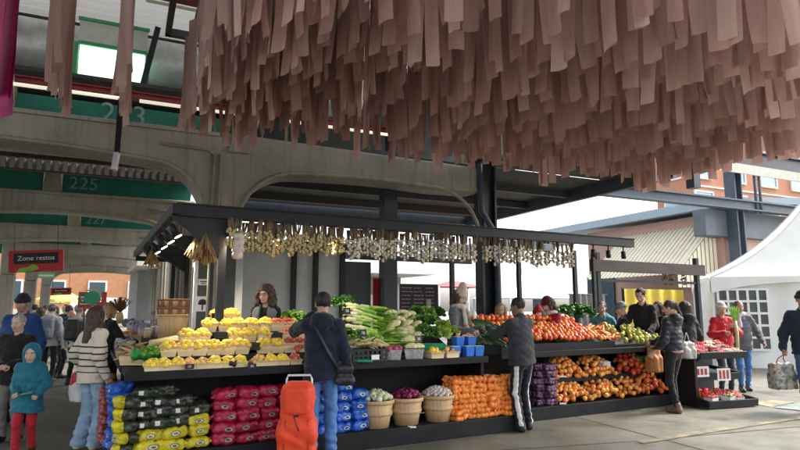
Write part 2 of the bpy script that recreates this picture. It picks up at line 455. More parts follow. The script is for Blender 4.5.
    for i in (0, 1): s.cone(T(0,-.02,1.455), sh[i], .052, .05, .05)
    bz = T(0,0,1.02)
    s.cone(bz, (bz[0],bz[1]*.6,tp['hem']), (.152+L)*g, (.165+L*1.2+(.02 if tp['hem'] < .8 else 0))*g, .05, (1,1.3,1))
    for i in (0, 1):
        s.cone(sh[i], el[i], .058+L*.45, .052+L*.5, .045); we = el[i]+(wr[i]-el[i])*(1.0-tp['sleeve']); s.cone(el[i], we, .054+L*.5, .043+L*.3, .03)
    if tp['collar']: s.cone(T(0,-.014,1.44), T(0,-.012,1.492), tp['collar']+.006, tp['collar']-.004, .03)
    if tp['hood']: s.ell(T(0,-.1,1.44), (.125,.07,.1), .03); s.cone(T(-.09,-.04,1.46), T(.09,-.04,1.46), .05, .05, .04)
    A = tp['wr']
    s.disp(lambda x, y, z: A*wig(x*.8, y*.8, z*1.5, 22)+A*.8*np.sin(z*48+x*26+y*18+2.5*np.sin(x*19+y*23))*np.sin(x*17-z*9)+A*.55*np.abs(np.sin(z*31-x*37+3*np.sin(y*15+x*9)))-A*.3)
    if tp['puff']:
        p = tp['puff']; s.disp(lambda x, y, z: p*(np.abs(np.sin(z*PI/.075))*-1+.6)+0*x)
    hz = tp['hem']; s.cut(lambda x, y, z: hz-z+.012*np.sin(x*11)+0*y); jk = s.val.copy()
    if tp['collar']:
        s.cone(T(0,.0,1.462), T(0,.02,1.66), tp['collar']-.016, tp['collar']+.0, 0, mode='sub')
    V, F = s.mesh(); add(tp.get('name', 'jacket'), V, F, tp['mat'])
    if tp.get('zip'):
        s.val = np.where(np.abs(jk) < 9, jk-.004, jk); s.cut(lambda x, y, z: np.maximum(np.abs(x+.004*np.sin(z*30))-.009, .03-y)+0*z); s.cut(lambda x, y, z: z-1.43+0*x+0*y); V, F = s.mesh()
        if len(F): add('zip', V, F, tp['zip'])
    if scarf:
        s = SDF((-.25,-.25,1.2), (.25,.3,1.65), h)
        for k in range(12):
            a, b2 = TAU*k/12, TAU*(k+1)/12
            s.cone(T(.085*math.cos(a), -.005+.08*math.sin(a), 1.485+.012*math.sin(3*a)), T(.085*math.cos(b2), -.005+.08*math.sin(b2), 1.485+.012*math.sin(3*b2)), .036, .036, .02)
        s.cone(T(.03,.1,1.46), T(.04,.15,1.25), .034, .045, .03, (1,1.4,1)); s.disp(lambda x, y, z: .005*wig(x, y, z, 45)); V, F = s.mesh(); add('scarf', V, F, scarf)
    def hs(lo, hi, fn):
        s = SDF(lo, hi, min(h, .009)); fn(s); V, F = s.mesh(); return V @ Rh.T*hsc+hc, F
    if hair:
        st = hair[0]
        def mk(s):
            s.ell((0,-.022,.034), (.086,.098,.092))
            if st in ('long', 'bob'):
                z1 = -.33 if st == 'long' else -.14
                for x, y in ((-.07,-.03),(-.05,-.07),(0,-.085),(.05,-.07),(.07,-.03)): s.cone((x,y,.02), (x*1.15,y-.015,z1), .042, .03, .04)
                for q in (-1, 1): s.cone((q*.072,.02,.03), (q*.085,.045,z1*.75), .028, .024, .03)
            if st == 'bigcurly':
                for q in (-1, 1):
                    s.ell((q*.09,-.01,-.03), (.055,.075,.1), .03); s.ell((q*.1,.0,-.13), (.06,.065,.09), .03)
                s.ell((0,-.07,-.06), (.11,.07,.16), .03); s.ell((0,-.02,.06), (.1,.1,.085), .03)
            if st == 'pony': s.cone((0,-.11,.03), (0,-.13,-.16), .035, .022, .02)
            amp = .012 if st == 'bigcurly' else .005
            s.disp(lambda x, y, z: amp*wig(x, y, z, 75 if st != 'bigcurly' else 60)+.0035*np.sin(np.arctan2(y+.02, x)*34+z*30)+.003*np.sin(x*190+y*150+z*60))
            s.ell((0,.1,-.05), (.072,.085,.105), .012, 'sub'); s.ell((0,.06,-.13), (.06,.1,.07), .01, 'sub')
            if st == 'short': s.cut(lambda x, y, z: np.maximum(-z-.062, (-z-.02)+.9*(y-.0))+0*x)
        V, F = hs((-.2,-.22,-.4), (.2,.15,.2), mk); add('hair', V, F, hm_)
    if hat:
        def mk(s):
            if hat[0] == 'tall':
                s.ell((0,-.015,.03), (.09,.105,.09)); s.cone((0,-.015,.06), (0,-.03,.165), .085, .058, .04)
            else: s.ell((0,-.015,.036), (.089,.106,.096)); s.ell((0,-.02,.1), (.06,.07,.045), .03)
            s.disp(lambda x, y, z: .002*np.sin(np.arctan2(y, x)*26)+0*z)
            s.cut(lambda x, y, z: .03-z-.35*(y-.02)*0+0*x)
            for k in range(16):
                a, b2 = TAU*k/16, TAU*(k+1)/16
                s.cone((.084*math.cos(a), -.013+.101*math.sin(a), .04), (.084*math.cos(b2), -.013+.101*math.sin(b2), .04), .017, .017, .006, (1,1,.6))
            if hat[0] == 'pom': s.ell((0,-.02,.16), (.035,.035,.035), .01)
            if hat[0] == 'flap':
                for q in (-1, 1): s.cone((q*.082,-.01,.03), (q*.08,.01,-.07), .025, .02, .01)
                s.cone((-.06,.08,.045), (.06,.08,.045), .02, .02, .01)
        V, F = hs((-.16,-.18,-.12), (.16,.18,.3), mk); add('hat', V, F, hat[1])
    if tp.get('hood_up'):
        def mk(s):
            s.ell((0,-.03,.02), (.105,.115,.12)); s.cone((0,-.03,-.06), (0,-.05,-.14), .1, .11, .05)
            s.ell((0,.115,-.02), (.074,.12,.088), .02, 'sub'); s.disp(lambda x, y, z: .004*wig(x, y, z, 50))
        V, F = hs((-.2,-.22,-.3), (.2,.15,.2), mk); add('hood', V, F, tp['mat'])
    if glasses:
        b = MB()
        for q in (-1, 1):
            b.tube([Vector((q*.031+.022*math.cos(a), .099, .002+.017*math.sin(a))) for a in [TAU*k/12 for k in range(13)]], .0025, 5)
            b.tube([(q*.053,.097,.006),(q*.077,.0,.004)], .002, 4)
        b.tube([(-.01,.1,.005),(.01,.1,.005)], .002, 4)
        add('glasses', np.array(b.v) @ Rh.T+hc, b.f, mat('glasses_red', (.12,.015,.02), .3, .1))
    info = dict(o=o, wr=[w_*sc for w_ in wr], el=[e*sc for e in el], sh=[s_*sc for s_ in sh], hc=hc*sc, T=lambda *p: T(*p)*sc, sc=sc)
    if extra: extra(info)
    return info
def world_of(info, p):
    o = info['o']; a = o.rotation_euler[2]; p = Vector(p)
    return Vector((o.location[0]+p.x*math.cos(a)-p.y*math.sin(a), o.location[1]+p.x*math.sin(a)+p.y*math.cos(a), o.location[2]+p.z))
# ------------------------------------------------------------------ world, camera, light
w = bpy.data.worlds.new("World"); scene.world = w; w.use_nodes = True; nt = w.node_tree
bg = nt.nodes['Background']; sky = N(nt, 'ShaderNodeTexSky', sky_type='NISHITA')
sky.sun_disc = False; sky.sun_elevation = R(48); sky.sun_rotation = R(70); sky.air_density = 1.0; sky.dust_density = 4.0
hs = N(nt, 'ShaderNodeHueSaturation'); hs.inputs['Saturation'].default_value = .3
nt.links.new(sky.outputs[0], hs.inputs['Color']); nt.links.new(hs.outputs[0], bg.inputs[0]); bg.inputs[1].default_value = .15
sl = bpy.data.lights.new('sun', 'SUN'); sl.energy = 1.2; sl.angle = R(14); sl.color = (1, .95, .88)
so = bpy.data.objects.new('sun', sl); COL.objects.link(so)
_az = R(70); _sd = Vector((math.sin(_az)*math.cos(R(48)), math.cos(_az)*math.cos(R(48)), math.sin(R(48))))
so.rotation_euler = (-_sd).to_track_quat('-Z', 'Y').to_euler()
cd = bpy.data.cameras.new('camera'); co = bpy.data.objects.new('camera', cd); COL.objects.link(co)
co.location = CAM; co.rotation_euler = (PI/2+TH, 0, 0); cd.sensor_width = 36; cd.lens = 36*FPX/800; cd.clip_end = 500; cd.clip_start = .05
scene.camera = co
vs_ = scene.view_settings; vs_.view_transform = 'Standard'; vs_.look = 'None'; vs_.gamma = 1; vs_.exposure = EXPOSURE
scene.render.engine = 'CYCLES'; scene.cycles.use_denoising = True; scene.cycles.max_bounces = 8; scene.cycles.diffuse_bounces = 5; scene.cycles.transparent_max_bounces = 12

# ------------------------------------------------------------------ shared materials
def concrete(name, col):
    m, nt, p = new_mat(name); v = coords(nt); n1 = noise(nt, v, 1.1, 6, .65); n2 = noise(nt, coords(nt, 'Object', (7,7,.5)), 1.2, 4, .6); n3 = noise(nt, v, 22, 3); n4 = noise(nt, v, .5, 3)
    c = ramp(nt, n1.outputs[0], [(.28, cmul(col,.68)),(.7, cmul(col,1.18))])
    c = mixc(nt, mathn(nt, 'MULTIPLY', ramp(nt, n2.outputs[0], [(.5,(0,0,0)),(.72,(1,1,1))]), .55), c, cmul(col,.42))
    c = mixc(nt, mathn(nt, 'MULTIPLY', ramp(nt, n4.outputs[0], [(.52,(0,0,0)),(.6,(1,1,1))]), .3), c, (col[0]*.95,col[1]*.8,col[2]*.6))
    nt.links.new(c, p.inputs['Base Color']); p.inputs['Roughness'].default_value = .65; b = N(nt, 'ShaderNodeBump'); b.inputs['Strength'].default_value = .25; b.inputs['Distance'].default_value = .01; nt.links.new(n3.outputs[0], b.inputs['Height']); nt.links.new(b.outputs[0], p.inputs['Normal']); MATS[name] = m; return m
CONC = concrete('concrete_beam', (.29,.275,.228)); CONC2 = concrete('concrete_column', (.28,.265,.22))
GREEN = mat('green_fascia', (.010,.155,.112), .5, .3, 2.5, dirt=.5)
NUM = mat('number_white', (.20,.31,.27), .7, .25, 14)
DARKROOF = mat('dark_roof', (.05,.047,.048), .7, .25, 2, .1)
STEELB = mat('blue_steel', (.062,.082,.11), .45, .2, 3, .05)
STEELD = mat('dark_steel', (.028,.033,.042), .4, .3, 4, .06)
BLACK = mat('black_paint', (.014,.015,.017), .55, .35, 5, .1)
BLACKW = mat('black_board', (.011,.011,.013), .55, .5, 7, .2, spec=.22, stretch=(.3,1,1))
WHITE = mat('white_paint', (.72,.72,.7), .55, .06, 4)
RED = mat('red_steel', (.26,.03,.036), .5, .2, 4)
GALV = mat('galvanised', (.66,.68,.68), .42, .25, 4, .1, metal=.35)
m, nt, p = new_mat('translucent_deck'); p.inputs['Base Color'].default_value = (.45,.45,.43,1); tr = N(nt, 'ShaderNodeBsdfTranslucent'); tr.inputs[0].default_value = (.7,.7,.67,1); ms = N(nt, 'ShaderNodeMixShader'); ms.inputs[0].default_value = .12
nt.links.new(p.outputs[0], ms.inputs[1]); nt.links.new(tr.outputs[0], ms.inputs[2]); nt.links.new(ms.outputs[0], nt.nodes['Material Output'].inputs[0]); DECKT = m
CORR = mat('corrugated_white', (.42,.41,.37), .6, .2, 3, dirt=.5)
WOOD = mat('basket_wood', (.52,.36,.19), .7, .22, 9, .3, 40, stretch=(.4,.4,3), rnd=.12)
WOODD = mat('basket_band', (.23,.09,.045), .7, .3, 9)
SIGNRED = mat('sign_red', (.50,.03,.035), .5, .06); SIGNBLK = mat('sign_black', (.015,.014,.016), .5, .1); SIGNW = mat('sign_white', (.8,.8,.78), .5, .03); SIGNG = mat('sign_green', (.22,.5,.06), .5, .08)

# ground: one sheet to the horizon
m, nt, p = new_mat('concrete_floor'); vec = coords(nt, 'Object')
n1 = noise(nt, vec, .35, 6, .65); n2 = noise(nt, vec, 5, 8, .7); n3 = noise(nt, vec, 1.1, 4, .6)
c = ramp(nt, n1.outputs[0], [(.3, (.088,.082,.062)), (.5, (.138,.131,.102)), (.72, (.195,.187,.15))])
c = mixc(nt, .55, c, ramp(nt, n2.outputs[0], [(.3, (.35,.35,.35)), (.7, (.72,.72,.72))]), 'OVERLAY')
st_ = ramp(nt, n3.outputs[0], [(.53, (0,0,0)), (.66, (1,1,1))]); c = mixc(nt, mathn(nt, 'MULTIPLY', st_, .45), c, (.06,.057,.048))
vo = N(nt, 'ShaderNodeTexVoronoi'); vo.inputs['Scale'].default_value = 9; nt.links.new(vec, vo.inputs['Vector'])
sp = mathn(nt, 'LESS_THAN', vo.outputs['Distance'], .10); c = mixc(nt, mathn(nt, 'MULTIPLY', sp, .5), c, (.05,.048,.042))
nt.links.new(c, p.inputs['Base Color'])
nt.links.new(ramp(nt, n3.outputs[0], [(.35, (.62,)*3), (.65, (.33,)*3)]), p.inputs['Roughness'])
b = N(nt, 'ShaderNodeBump'); b.inputs['Strength'].default_value = .15; nt.links.new(n2.outputs[0], b.inputs['Height']); nt.links.new(b.outputs[0], p.inputs['Normal'])
g = MB(); g.add([(-150,-60,0),(150,-60,0),(150,260,0),(-150,260,0)], [(0,1,2,3)]); tag(g.build('ground', m), kind='structure')
def floor_strip(name, pts, wd, m, z=.004):
    b = MB(); P = [Vector((q.x, q.y, z)) for q in pts]
    L = []; 
    for i, q in enumerate(P):
        d = (P[min(i+1, len(P)-1)]-P[max(i-1, 0)]).normalized(); s = Vector((-d.y, d.x, 0))*wd/2; L += [q+s, q-s]
    b.add(L, [(2*i, 2*i+1, 2*i+3, 2*i+2) for i in range(len(P)-1)]); return tag(b.build(name, m), kind='structure')
JOINT = mat('floor_joint', (.06,.056,.045), .9, .3)
floor_strip('floor_joint', [at_z(553,411), at_z(610,426), at_z(640,433.5), at_z(760,465)], .022, JOINT)
floor_strip('floor_joint', [at_z(330,462), at_z(640,441), at_z(830,424)], .018, JOINT, .0045)
def worn(name, col, base=(.125,.118,.092)):
    m, nt, p = new_mat(name); n = noise(nt, coords(nt), 5, 7, .75)
    nt.links.new(mixc(nt, ramp(nt, n.outputs[0], [(.44, (0,0,0)), (.66, (.8,.8,.8))]), base, col), p.inputs['Base Color']); p.inputs['Roughness'].default_value = .75; return m
floor_strip('yellow_floor_marking', [at_z(640,443), at_z(700,433), at_z(790,419.5), at_z(840,413)], .13, worn('worn_yellow', (.40,.33,.13)), .008)
def poly_floor(name, pix, m, z):
    b = MB(); b.add([at_z(x, y, z) for x, y in pix], [list(range(len(pix)))]); tag(b.build(name, m, fixn=True), kind='structure')
poly_floor('painted_floor_marking', [(745,402.5),(770,399.5),(795,402),(772,407)], worn('worn_gold', (.48,.38,.16)), .008)
poly_floor('painted_floor_marking', [(773,407.3),(797,402.3),(860,398),(860,414),(815,412)], worn('worn_turquoise', (.26,.42,.42)), .012)

# ------------------------------------------------------------------ market hall: numbered concrete frames, left aisle, dark roofs
hall = empty('market_hall', HALL.to(1.21, 9.36), R(HALL.deg), 'long market hall of pale concrete arches with numbered green panels and dark roof decks', 'market hall')
U0, V0 = 1.21, 9.36
L_ = lambda u, v, z=0: Vector((u-U0, v-V0, z))            # hall coordinates -> the hall's own frame
EX, EY, EZ = Vector((1,0,0)), Vector((0,1,0)), Vector((0,0,1))
LC, RC, ZB, ZT = -4.5, 6.0, 3.72, 4.32
def soffit(u0, u1, r, zb, n=8, rise=0.0):                   # underside from a column face u0 to a column face u1
    P = []
    for k in range(n+1):
        a = PI/2*k/n; P.append((u0+r*(1-math.cos(a)), zb-r*(1-math.sin(a))))
    for k in range(1, 6): t = k/6; P.append((u0+r+(u1-u0-2*r)*t, zb+rise*math.sin(PI*t)))
    for k in range(n+1):
        a = PI/2*(1-k/n); P.append((u1-r*(1-math.cos(a)), zb-r*(1-math.sin(a))))
    return P
def frame(v, num, first=False):
    hw = .26
    lp = soffit(LC+hw, U0-hw, .75, ZB, rise=.10)
    rp = soffit(U0+hw, RC-.1, .95, ZB, rise=.04)[:15] if first else []
    poly = [(LC-hw, 2.97)] + lp + ([(U0+hw, 2.77)] if first else [(U0+hw, 2.97)])
    if first: poly += rp[1:] + [(RC-.1, ZB+.02), (RC-.1, ZT-.08)]
    poly += [(U0+hw, ZT), (LC-hw, ZT)]
    b = MB(); b.prism(poly, L_(0, v-.24), EX, EZ, EY, .48)
    bm = b.build('concrete_beam', CONC, hall, bevel=.05)
    t = MB()                                               # raised rims that follow the soffit
    for P in ([lp, soffit(U0+hw, RC-.1, .95, ZB, rise=.04)] if first else [lp]):
        t.tube([L_(u, v-.245, z+.05) for u, z in P], .035, 6)
    t.build('arch_rim', CONC, bm)
    t = MB(); t.box(L_((LC+U0)/2, v-.25, ZT-.06), (U0-LC, .06, .05)); t.build('top_rim', CONC, bm)
    for u in ([LC, U0]):
        c = MB(); c.prism([(u-hw, -.01), (u+hw, -.01), (u+hw, 3.1 if u == U0 else 2.96), (u-hw, 2.96)], L_(0, v-.23), EX, EZ, EY, .46)
        cc = c.build('concrete_column', CONC2, hall, bevel=.03)
        if first and u == U0: c = MB(); c.box(L_(u, v, 1.45), (2*hw+.03, .50, 2.9)); c.build('painted_base', mat('column_paint', (.075,.085,.08), .5, .2, 3, .1, dirt=.4), cc); c = MB(); c.box(L_(u-hw-.035, v-.2, 1.5), (.05, .12, 3.0)); c.build('corner_guard', GALV, cc)
    # green panels between stub posts above the beam
    for a, e in ((-6.6,-4.75),(-4.35,-1.95),(-1.55,1.35)):
        g = MB(); g.box(L_((a+e)/2, v-.05, 4.43 if first else 4.58), (e-a, .06, .28 if first else .5)); fp = g.build('fascia_panel', GREEN, hall)
        if a == -1.55: text('bay_number', num, .42 if first else .42, NUM, fp, Matrix.Translation(L_(-.2 if first else -1.1, v-.09, 4.43 if first else 4.56)) @ STAND, .004)
        if a == -4.35 and num == '229': text('bay_number', '83', .4, NUM, fp, Matrix.Translation(L_(-3.4, v-.09, 4.56)) @ STAND, .004)
    for u in (-4.55,-1.75):
        c = MB(); c.prism([(u-.19, ZT-.005), (u+.19, ZT-.005), (u+.14, 4.84), (u-.14, 4.84)], L_(0, v-.2), EX, EZ, EY, .4); c.build('stub_post', CONC, hall)
    c = MB(); 
    for du in (0, .09): c.tube([L_(U0-.12+du, v-.27, 3.95), L_(U0-.12+du, v-.27, .1)], .022, 6)
    c.tube([L_(U0-.9, v-.27, 4.02), L_(U0-.2, v-.27, 4.0), L_(U0-.12, v-.27, 3.93)], .022, 6)
    c.build('conduit', CONC2, hall)
for k, num in enumerate(('223','225','227','229','231','233')): frame(V0+6.45*k, num, k == 0)
def corr_sheet(u0, u1, v0, v1, z, pitch=.16, amp=.035, along='v', th=.0):
    b = MB()
    n = int((u1-u0)/pitch*2) if along == 'v' else int((v1-v0)/pitch*2)
    for k in range(n):
        z0, z1 = z+amp*(k % 2), z+amp*((k+1) % 2)
        if along == 'v': a0, a1 = u0+(u1-u0)*k/n, u0+(u1-u0)*(k+1)/n; b.add([L_(a0,v0,z0),L_(a1,v0,z1),L_(a1,v1,z1),L_(a0,v1,z0)], [(0,1,2,3)])
        else: a0, a1 = v0+(v1-v0)*k/n, v0+(v1-v0)*(k+1)/n; b.add([L_(u0,a0,z0),L_(u1,a0,z0),L_(u1,a1,z1),L_(u0,a1,z1)], [(0,1,2,3)])
    return b
# aisle roof: corrugated deck with its ribbed edge, and the dark bay in front of it
corr_sheet(-7.0, 1.6, 14.2, 48, 4.95).build('corrugated_deck', CORR, hall)
b = MB()
for k in range(54): u = -7+.16*k; b.box(L_(u+.04, 14.14, 4.60), (.085, .1, .24))
b.box(L_(-2.7, 14.2, 4.60), (8.6, .04, .22)); b.build('corrugated_edge', CORR, hall)
b = MB(); b.box(L_(-2.7, 14.08, 4.76), (8.6, .16, .07)); b.box(L_(-2.7, 14.1, 4.465), (8.6, .1, .03)); b.build('edge_beam', mat('rust_brown', (.075,.045,.038), .6, .3), hall)
b = MB(); b.box(L_(-2.7, 11.75, 5.02), (8.6, 4.5, .06))
for v in (10.6, 11.8, 13.0): b.box(L_(-2.7, v, 4.92), (8.6, .1, .14))
b.build('dark_bay_roof', DARKROOF, hall)
b = MB(); b.prism([(1.28,4.0),(1.62,4.0),(2.02,5.6),(1.72,5.6)], L_(0, V0-.29, 0), EX, EZ, EY, .3); b.build('raking_pier', CONC2, hall, bevel=.02)
# low dark roof to the right of the column
b = corr_sheet(1.6, 9.6, 9.62, 15.6, 4.42, .2, .03, 'u'); b.build('dark_deck', DARKROOF, hall)
b = corr_sheet(6.2, 9.6, 7.7, 9.6, 4.42, .2, .03, 'u'); b.build('dark_deck', DARKROOF, hall)
b = MB()
for v in (10.9, 12.6, 14.2): b.box(L_(5.6, v, 4.33), (8, .12, .16))
b.build('roof_purlin', DARKROOF, hall)
b = MB(); b.box(L_(9.66, 11.66, 4.32), (.12, 8.0, .34)); b.box(L_(5.6, 15.68, 4.36), (8.1, .1, .3)); b.box(L_(7.9, 7.65, 4.32), (3.6, .12, .3)); b.build('eave_beam', STEELB, hall)
# high dark roof that the fabric strips hang under
b = corr_sheet(-12, 12.2, -3.0, 9.2, 7.55, .3, .05, 'u'); b.build('high_roof', DARKROOF, hall)
for u in (-6, -1.5, 3, 7.5, 12): b = MB(); b.box(L_(u, 3.2, 7.35), (.16, 12.0, .34)); b.build('roof_beam', STEELD, hall)
for u in (4.2, 12.0): b = MB(); b.box(L_(u, 9.3, 6.0), (.22, .22, 3.2)); b.build('roof_post', STEELD, hall)
# clerestory above the first frame: duct, red trusses, lit window, white deck
CV = 11.2; ZD = HALL.at_v(100, 57, CV).z
b = MB(); b.box(L_(-3.5, 12.9, 6.4), (26, .08, 3.0)); b.build('clerestory_wall', mat('dark_clerestory', (.035,.042,.042), .6, .2), hall)
b = MB(); P = [L_(u, CV, ZD) for u in np.linspace(-9.5, 4.2, 14)]; b.tube(P, .47, 24)
for u in np.linspace(-9.2, 4, 11): b.tube([L_(u-.03, CV, ZD), L_(u+.03, CV, ZD)], .49, 24)
b.build('ventilation_duct', GALV, hall)
for (v, z, s_) in ((9.42, 4.80, .07), (10.3, 7.02, .16), (9.6, 6.75, .12)):
    b = MB(); b.box(L_(-1.5, v, z), (12, .09, s_)); b.box(L_(-1.5, v, z+s_/2), (12, .2, .02)); b.box(L_(-1.5, v, z-s_/2), (12, .2, .02)); b.build('red_beam', RED, hall)
b = MB()

for k in range(8):
    u = -7+1.5*k; b = MB(); b.bar(L_(u, 9.6, 6.7), L_(u+1.3, 10.3, 7.0), .07, .1); b.build('red_brace', RED, hall)
    b = MB(); b.bar(L_(u, 12.7, 5.1), L_(u+.9, 12.7, 6.1), .06, .06); b.build('red_brace', RED, hall)
LAMPW = emis('lamp_white', (1, .9, .72), .15)
for (v, z) in ((9.2, 4.66), (9.9, 6.62)):
    for k in range(5): b = MB(); u = -6.6+2.2*k; b.tube([L_(u, v, z), L_(u+2.0, v, z)], .028, 8); b.build('fluorescent_tube', LAMPW if v < 9.5 else mat('pipe_cream', (.6,.58,.5), .5), hall)
b = corr_sheet(-14, 9, 9.35, 13, 7.3, .3, .05, 'u'); b.build('white_deck', DECKT, hall)
# window with a green lower frame
_w = HALL.at_v(112, 55, 10.5); _u, _v = HALL.uv(_w); _a = HALL.uv(HALL.at_v(76, 50, 10.5))[0]; _b = HALL.uv(HALL.at_v(148, 60, 10.5))[0]; _zt, _zb = HALL.at_v(112, 24, 10.5).z, HALL.at_v(112, 84, 10.5).z
wp = L_((_a+_b)/2, 10.5, 0); WW, WH, ZM = _b-_a, _zt-_zb, (_zt+_zb)/2
b = MB(); 
for (x, z, dx, dz) in ((0,ZM+WH/2,WW,.05),(0,ZM-WH/2,WW,.06),(-WW/2,ZM-WH*.2,.06,WH*.6),(WW/2,ZM-WH*.2,.06,WH*.6)): b.box(wp+Vector((x,0,z)), (dx,.07,dz))
wf = b.build('clerestory_window', mat('window_green', (.10,.42,.20), .5), hall)
b = MB(); b.box(wp+Vector((0,.02,ZM+WH*.3)), (WW-.05,.02,WH*.4)); b.build('frosted_pane', mat('frosted_panel', (.72,.76,.72), .4, .1), wf)
b = MB(); b.box(wp+Vector((0,.02,ZM-WH*.2)), (WW-.1,.02,WH*.58)); b.build('lit_pane', emis('lit_panel', (.62,1,.82), .42), wf)  # emissive pane: its glow stands in for daylight coming through the window
b = MB(); b.box(wp+Vector((0,0,ZM+WH*.1)), (WW-.05,.06,.06)); b.build('transom', mat('window_green', (.1,.42,.2)), wf)
_l = lambda q: (lambda a: L_(a[0], a[1], q.z))(HALL.uv(q))
b = MB(); b.bar(_l(HALL.at_v(158,28,10.3)), _l(HALL.at_v(139,100,10.3)), .09, .09); b.build('window_post', STEELD, hall)
# dark steel column and brace at the right end of the first frame
sc_ = empty('steel_column', HALL.to(6.15, 9.3), R(25), 'blue black steel column with stepped bracket behind the lettuce heap', 'column')
b = MB(); b.box((0,0,2.3), (.3,.05,4.6)); b.box((-.15,0,2.3), (.04,.26,4.6)); b.box((.15,0,2.3), (.04,.26,4.6)); b.build('column_shaft', STEELD, sc_)
b = MB(); b.tube([(-.25,-.2,4.3),(-.22,-.2,3.4),(.1,-.2,2.95),(.12,-.2,.2)], .06, 8); b.build('drain_pipe', STEELB, sc_)
b = MB(); b.box((0,-.02,4.45), (.7,.4,.1)); b.build('head_plate', STEELD, sc_)
# hanging pole under the window
pl = empty('hanging_pole', at_d(119, 100, 7.6), 0, 'thin black pole hanging down in front of the number 223 beam', 'pole')
b = MB(); b.bar(at_d(121,100,7.65)-pl.location, at_d(117,153,7.5)-pl.location, .07, .07); b.build('pole', BLACK, pl)
b = MB(); b.bar(at_d(117,153,7.5)-pl.location, at_d(114,170,7.45)-pl.location, .06, .06); b.build('pole_tip', GALV, pl)

# ------------------------------------------------------------------ hanging signs in the aisle
def board_sign(name, c, wd, ht, az, label, tilt=-4, small=False, words=True):
    s = empty(name, c, R(az), label, 'sign')
    b = MB(); b.box((0,0,0), (wd,.04,ht)); bo = b.build('sign_board', SIGNRED, s)
    b = MB(); b.box((0,-.024,ht*.13), (wd*.82,.006,ht*.5)); b.build('black_panel', SIGNBLK, bo)
    if words: text('sign_lettering', 'Zone restos', ht*.3, SIGNW, bo, Matrix.Translation((0,-.03,ht*.13)) @ STAND, .002)
    P = [(-.36*wd,-.5*ht),(-.3*wd,-.3*ht),(-.16*wd,-.27*ht),(-.05*wd,-.14*ht),(.03*wd,-.26*ht),(.05*wd,-.36*ht),(-.08*wd,-.45*ht)]
    b = MB(); b.prism(P, (0,-.022,0), EX, EZ, Vector((0,-1,0)), .006); b.build('green_leaf', SIGNG, bo, fixn=True)
    for q in (-1, 1): b = MB(); b.tube([(q*wd*.4,0,ht/2),(q*wd*.4,0,ht/2+1.2)], .008, 5); b.build('hanger', STEELD, s)
    s.rotation_euler[1] = R(-tilt); return s
board_sign('hanging_sign', at_d(36.5, 261, 15), 1.22, .56, 20, 'red and black hanging sign reading Zone restos, large, in the aisle', 4)
board_sign('hanging_sign', at_d(61, 291.5, 27), .85, .33, 20, 'small distant red and black hanging sign further down the aisle', 3)
s = empty('hanging_sign', at_d(46, 275.5, 17), R(22), 'small plain green sign below the Zone restos sign', 'sign')
b = MB(); b.box((0,0,0), (.42,.03,.16)); b.build('sign_board', mat('exit_green', (.20,.5,.22), .5), s)
b = MB(); b.box((0,-.018,0), (.36,.006,.05)); b.build('sign_stripe', SIGNW, s)
# green pot-shaped sign
s = empty('pot_sign', at_d(92, 298, 10.5), R(15), 'green pot shaped sign with handle hanging above the aisle shoppers', 'sign')
b = MB(); b.prism([(.17*math.cos(a)*(1.1 if math.sin(a) < 0 else 1), .15*math.sin(a)) for a in [TAU*k/20 for k in range(20)]], (0,0,0), EX, EZ, EY, .06); b.build('pot_body', mat('pot_green', (.02,.28,.13), .45), s, fixn=True)
b = MB(); b.tube([(-.15,.03,.08),(-.25,.03,.08),(-.28,.03,-.02),(-.2,.03,-.1),(-.12,.03,-.1)], .025, 8); b.build('pot_handle', mat('pot_green', (.02,.28,.13)), s)
b = MB(); b.box((.24,.03,0), (.1,.05,.28)); b.build('red_flag', SIGNRED, s)
b = MB(); b.box((0,.03,.17), (.3,.07,.03)); s.scale = (.8,.8,.8); b.build('pot_lid', mat('pot_yellow', (.6,.45,.05), .5), s)

# ------------------------------------------------------------------ far ends and neighbours
def building(name, ax, u0, u1, v0, v1, h, m, label, cat='building'):
    o = empty(name, ax.to(u0, v0), R(ax.deg), label, cat)
    b = MB(); b.box(((u1-u0)/2, (v1-v0)/2, h/2), (u1-u0, v1-v0, h)); b.build('wall', m, o); return o
def brickm(name, c1, c2, sc):
    m, nt, p = new_mat(name); br = N(nt, 'ShaderNodeTexBrick'); br.inputs['Scale'].default_value = sc
    tc = N(nt, 'ShaderNodeTexCoord'); sx = N(nt, 'ShaderNodeSeparateXYZ'); cx = N(nt, 'ShaderNodeCombineXYZ'); nt.links.new(tc.outputs['Object'], sx.inputs[0])
    nt.links.new(mathn(nt, 'ADD', sx.outputs[0], sx.outputs[1]), cx.inputs[0]); nt.links.new(sx.outputs[2], cx.inputs[1]); nt.links.new(cx.outputs[0], br.inputs['Vector'])
    br.inputs['Color1'].default_value = (*c1, 1); br.inputs['Color2'].default_value = (*c2, 1); br.inputs['Mortar'].default_value = (.35,.3,.27,1)
    nt.links.new(br.outputs[0], p.inputs['Base Color']); p.inputs['Roughness'].default_value = .85; return m
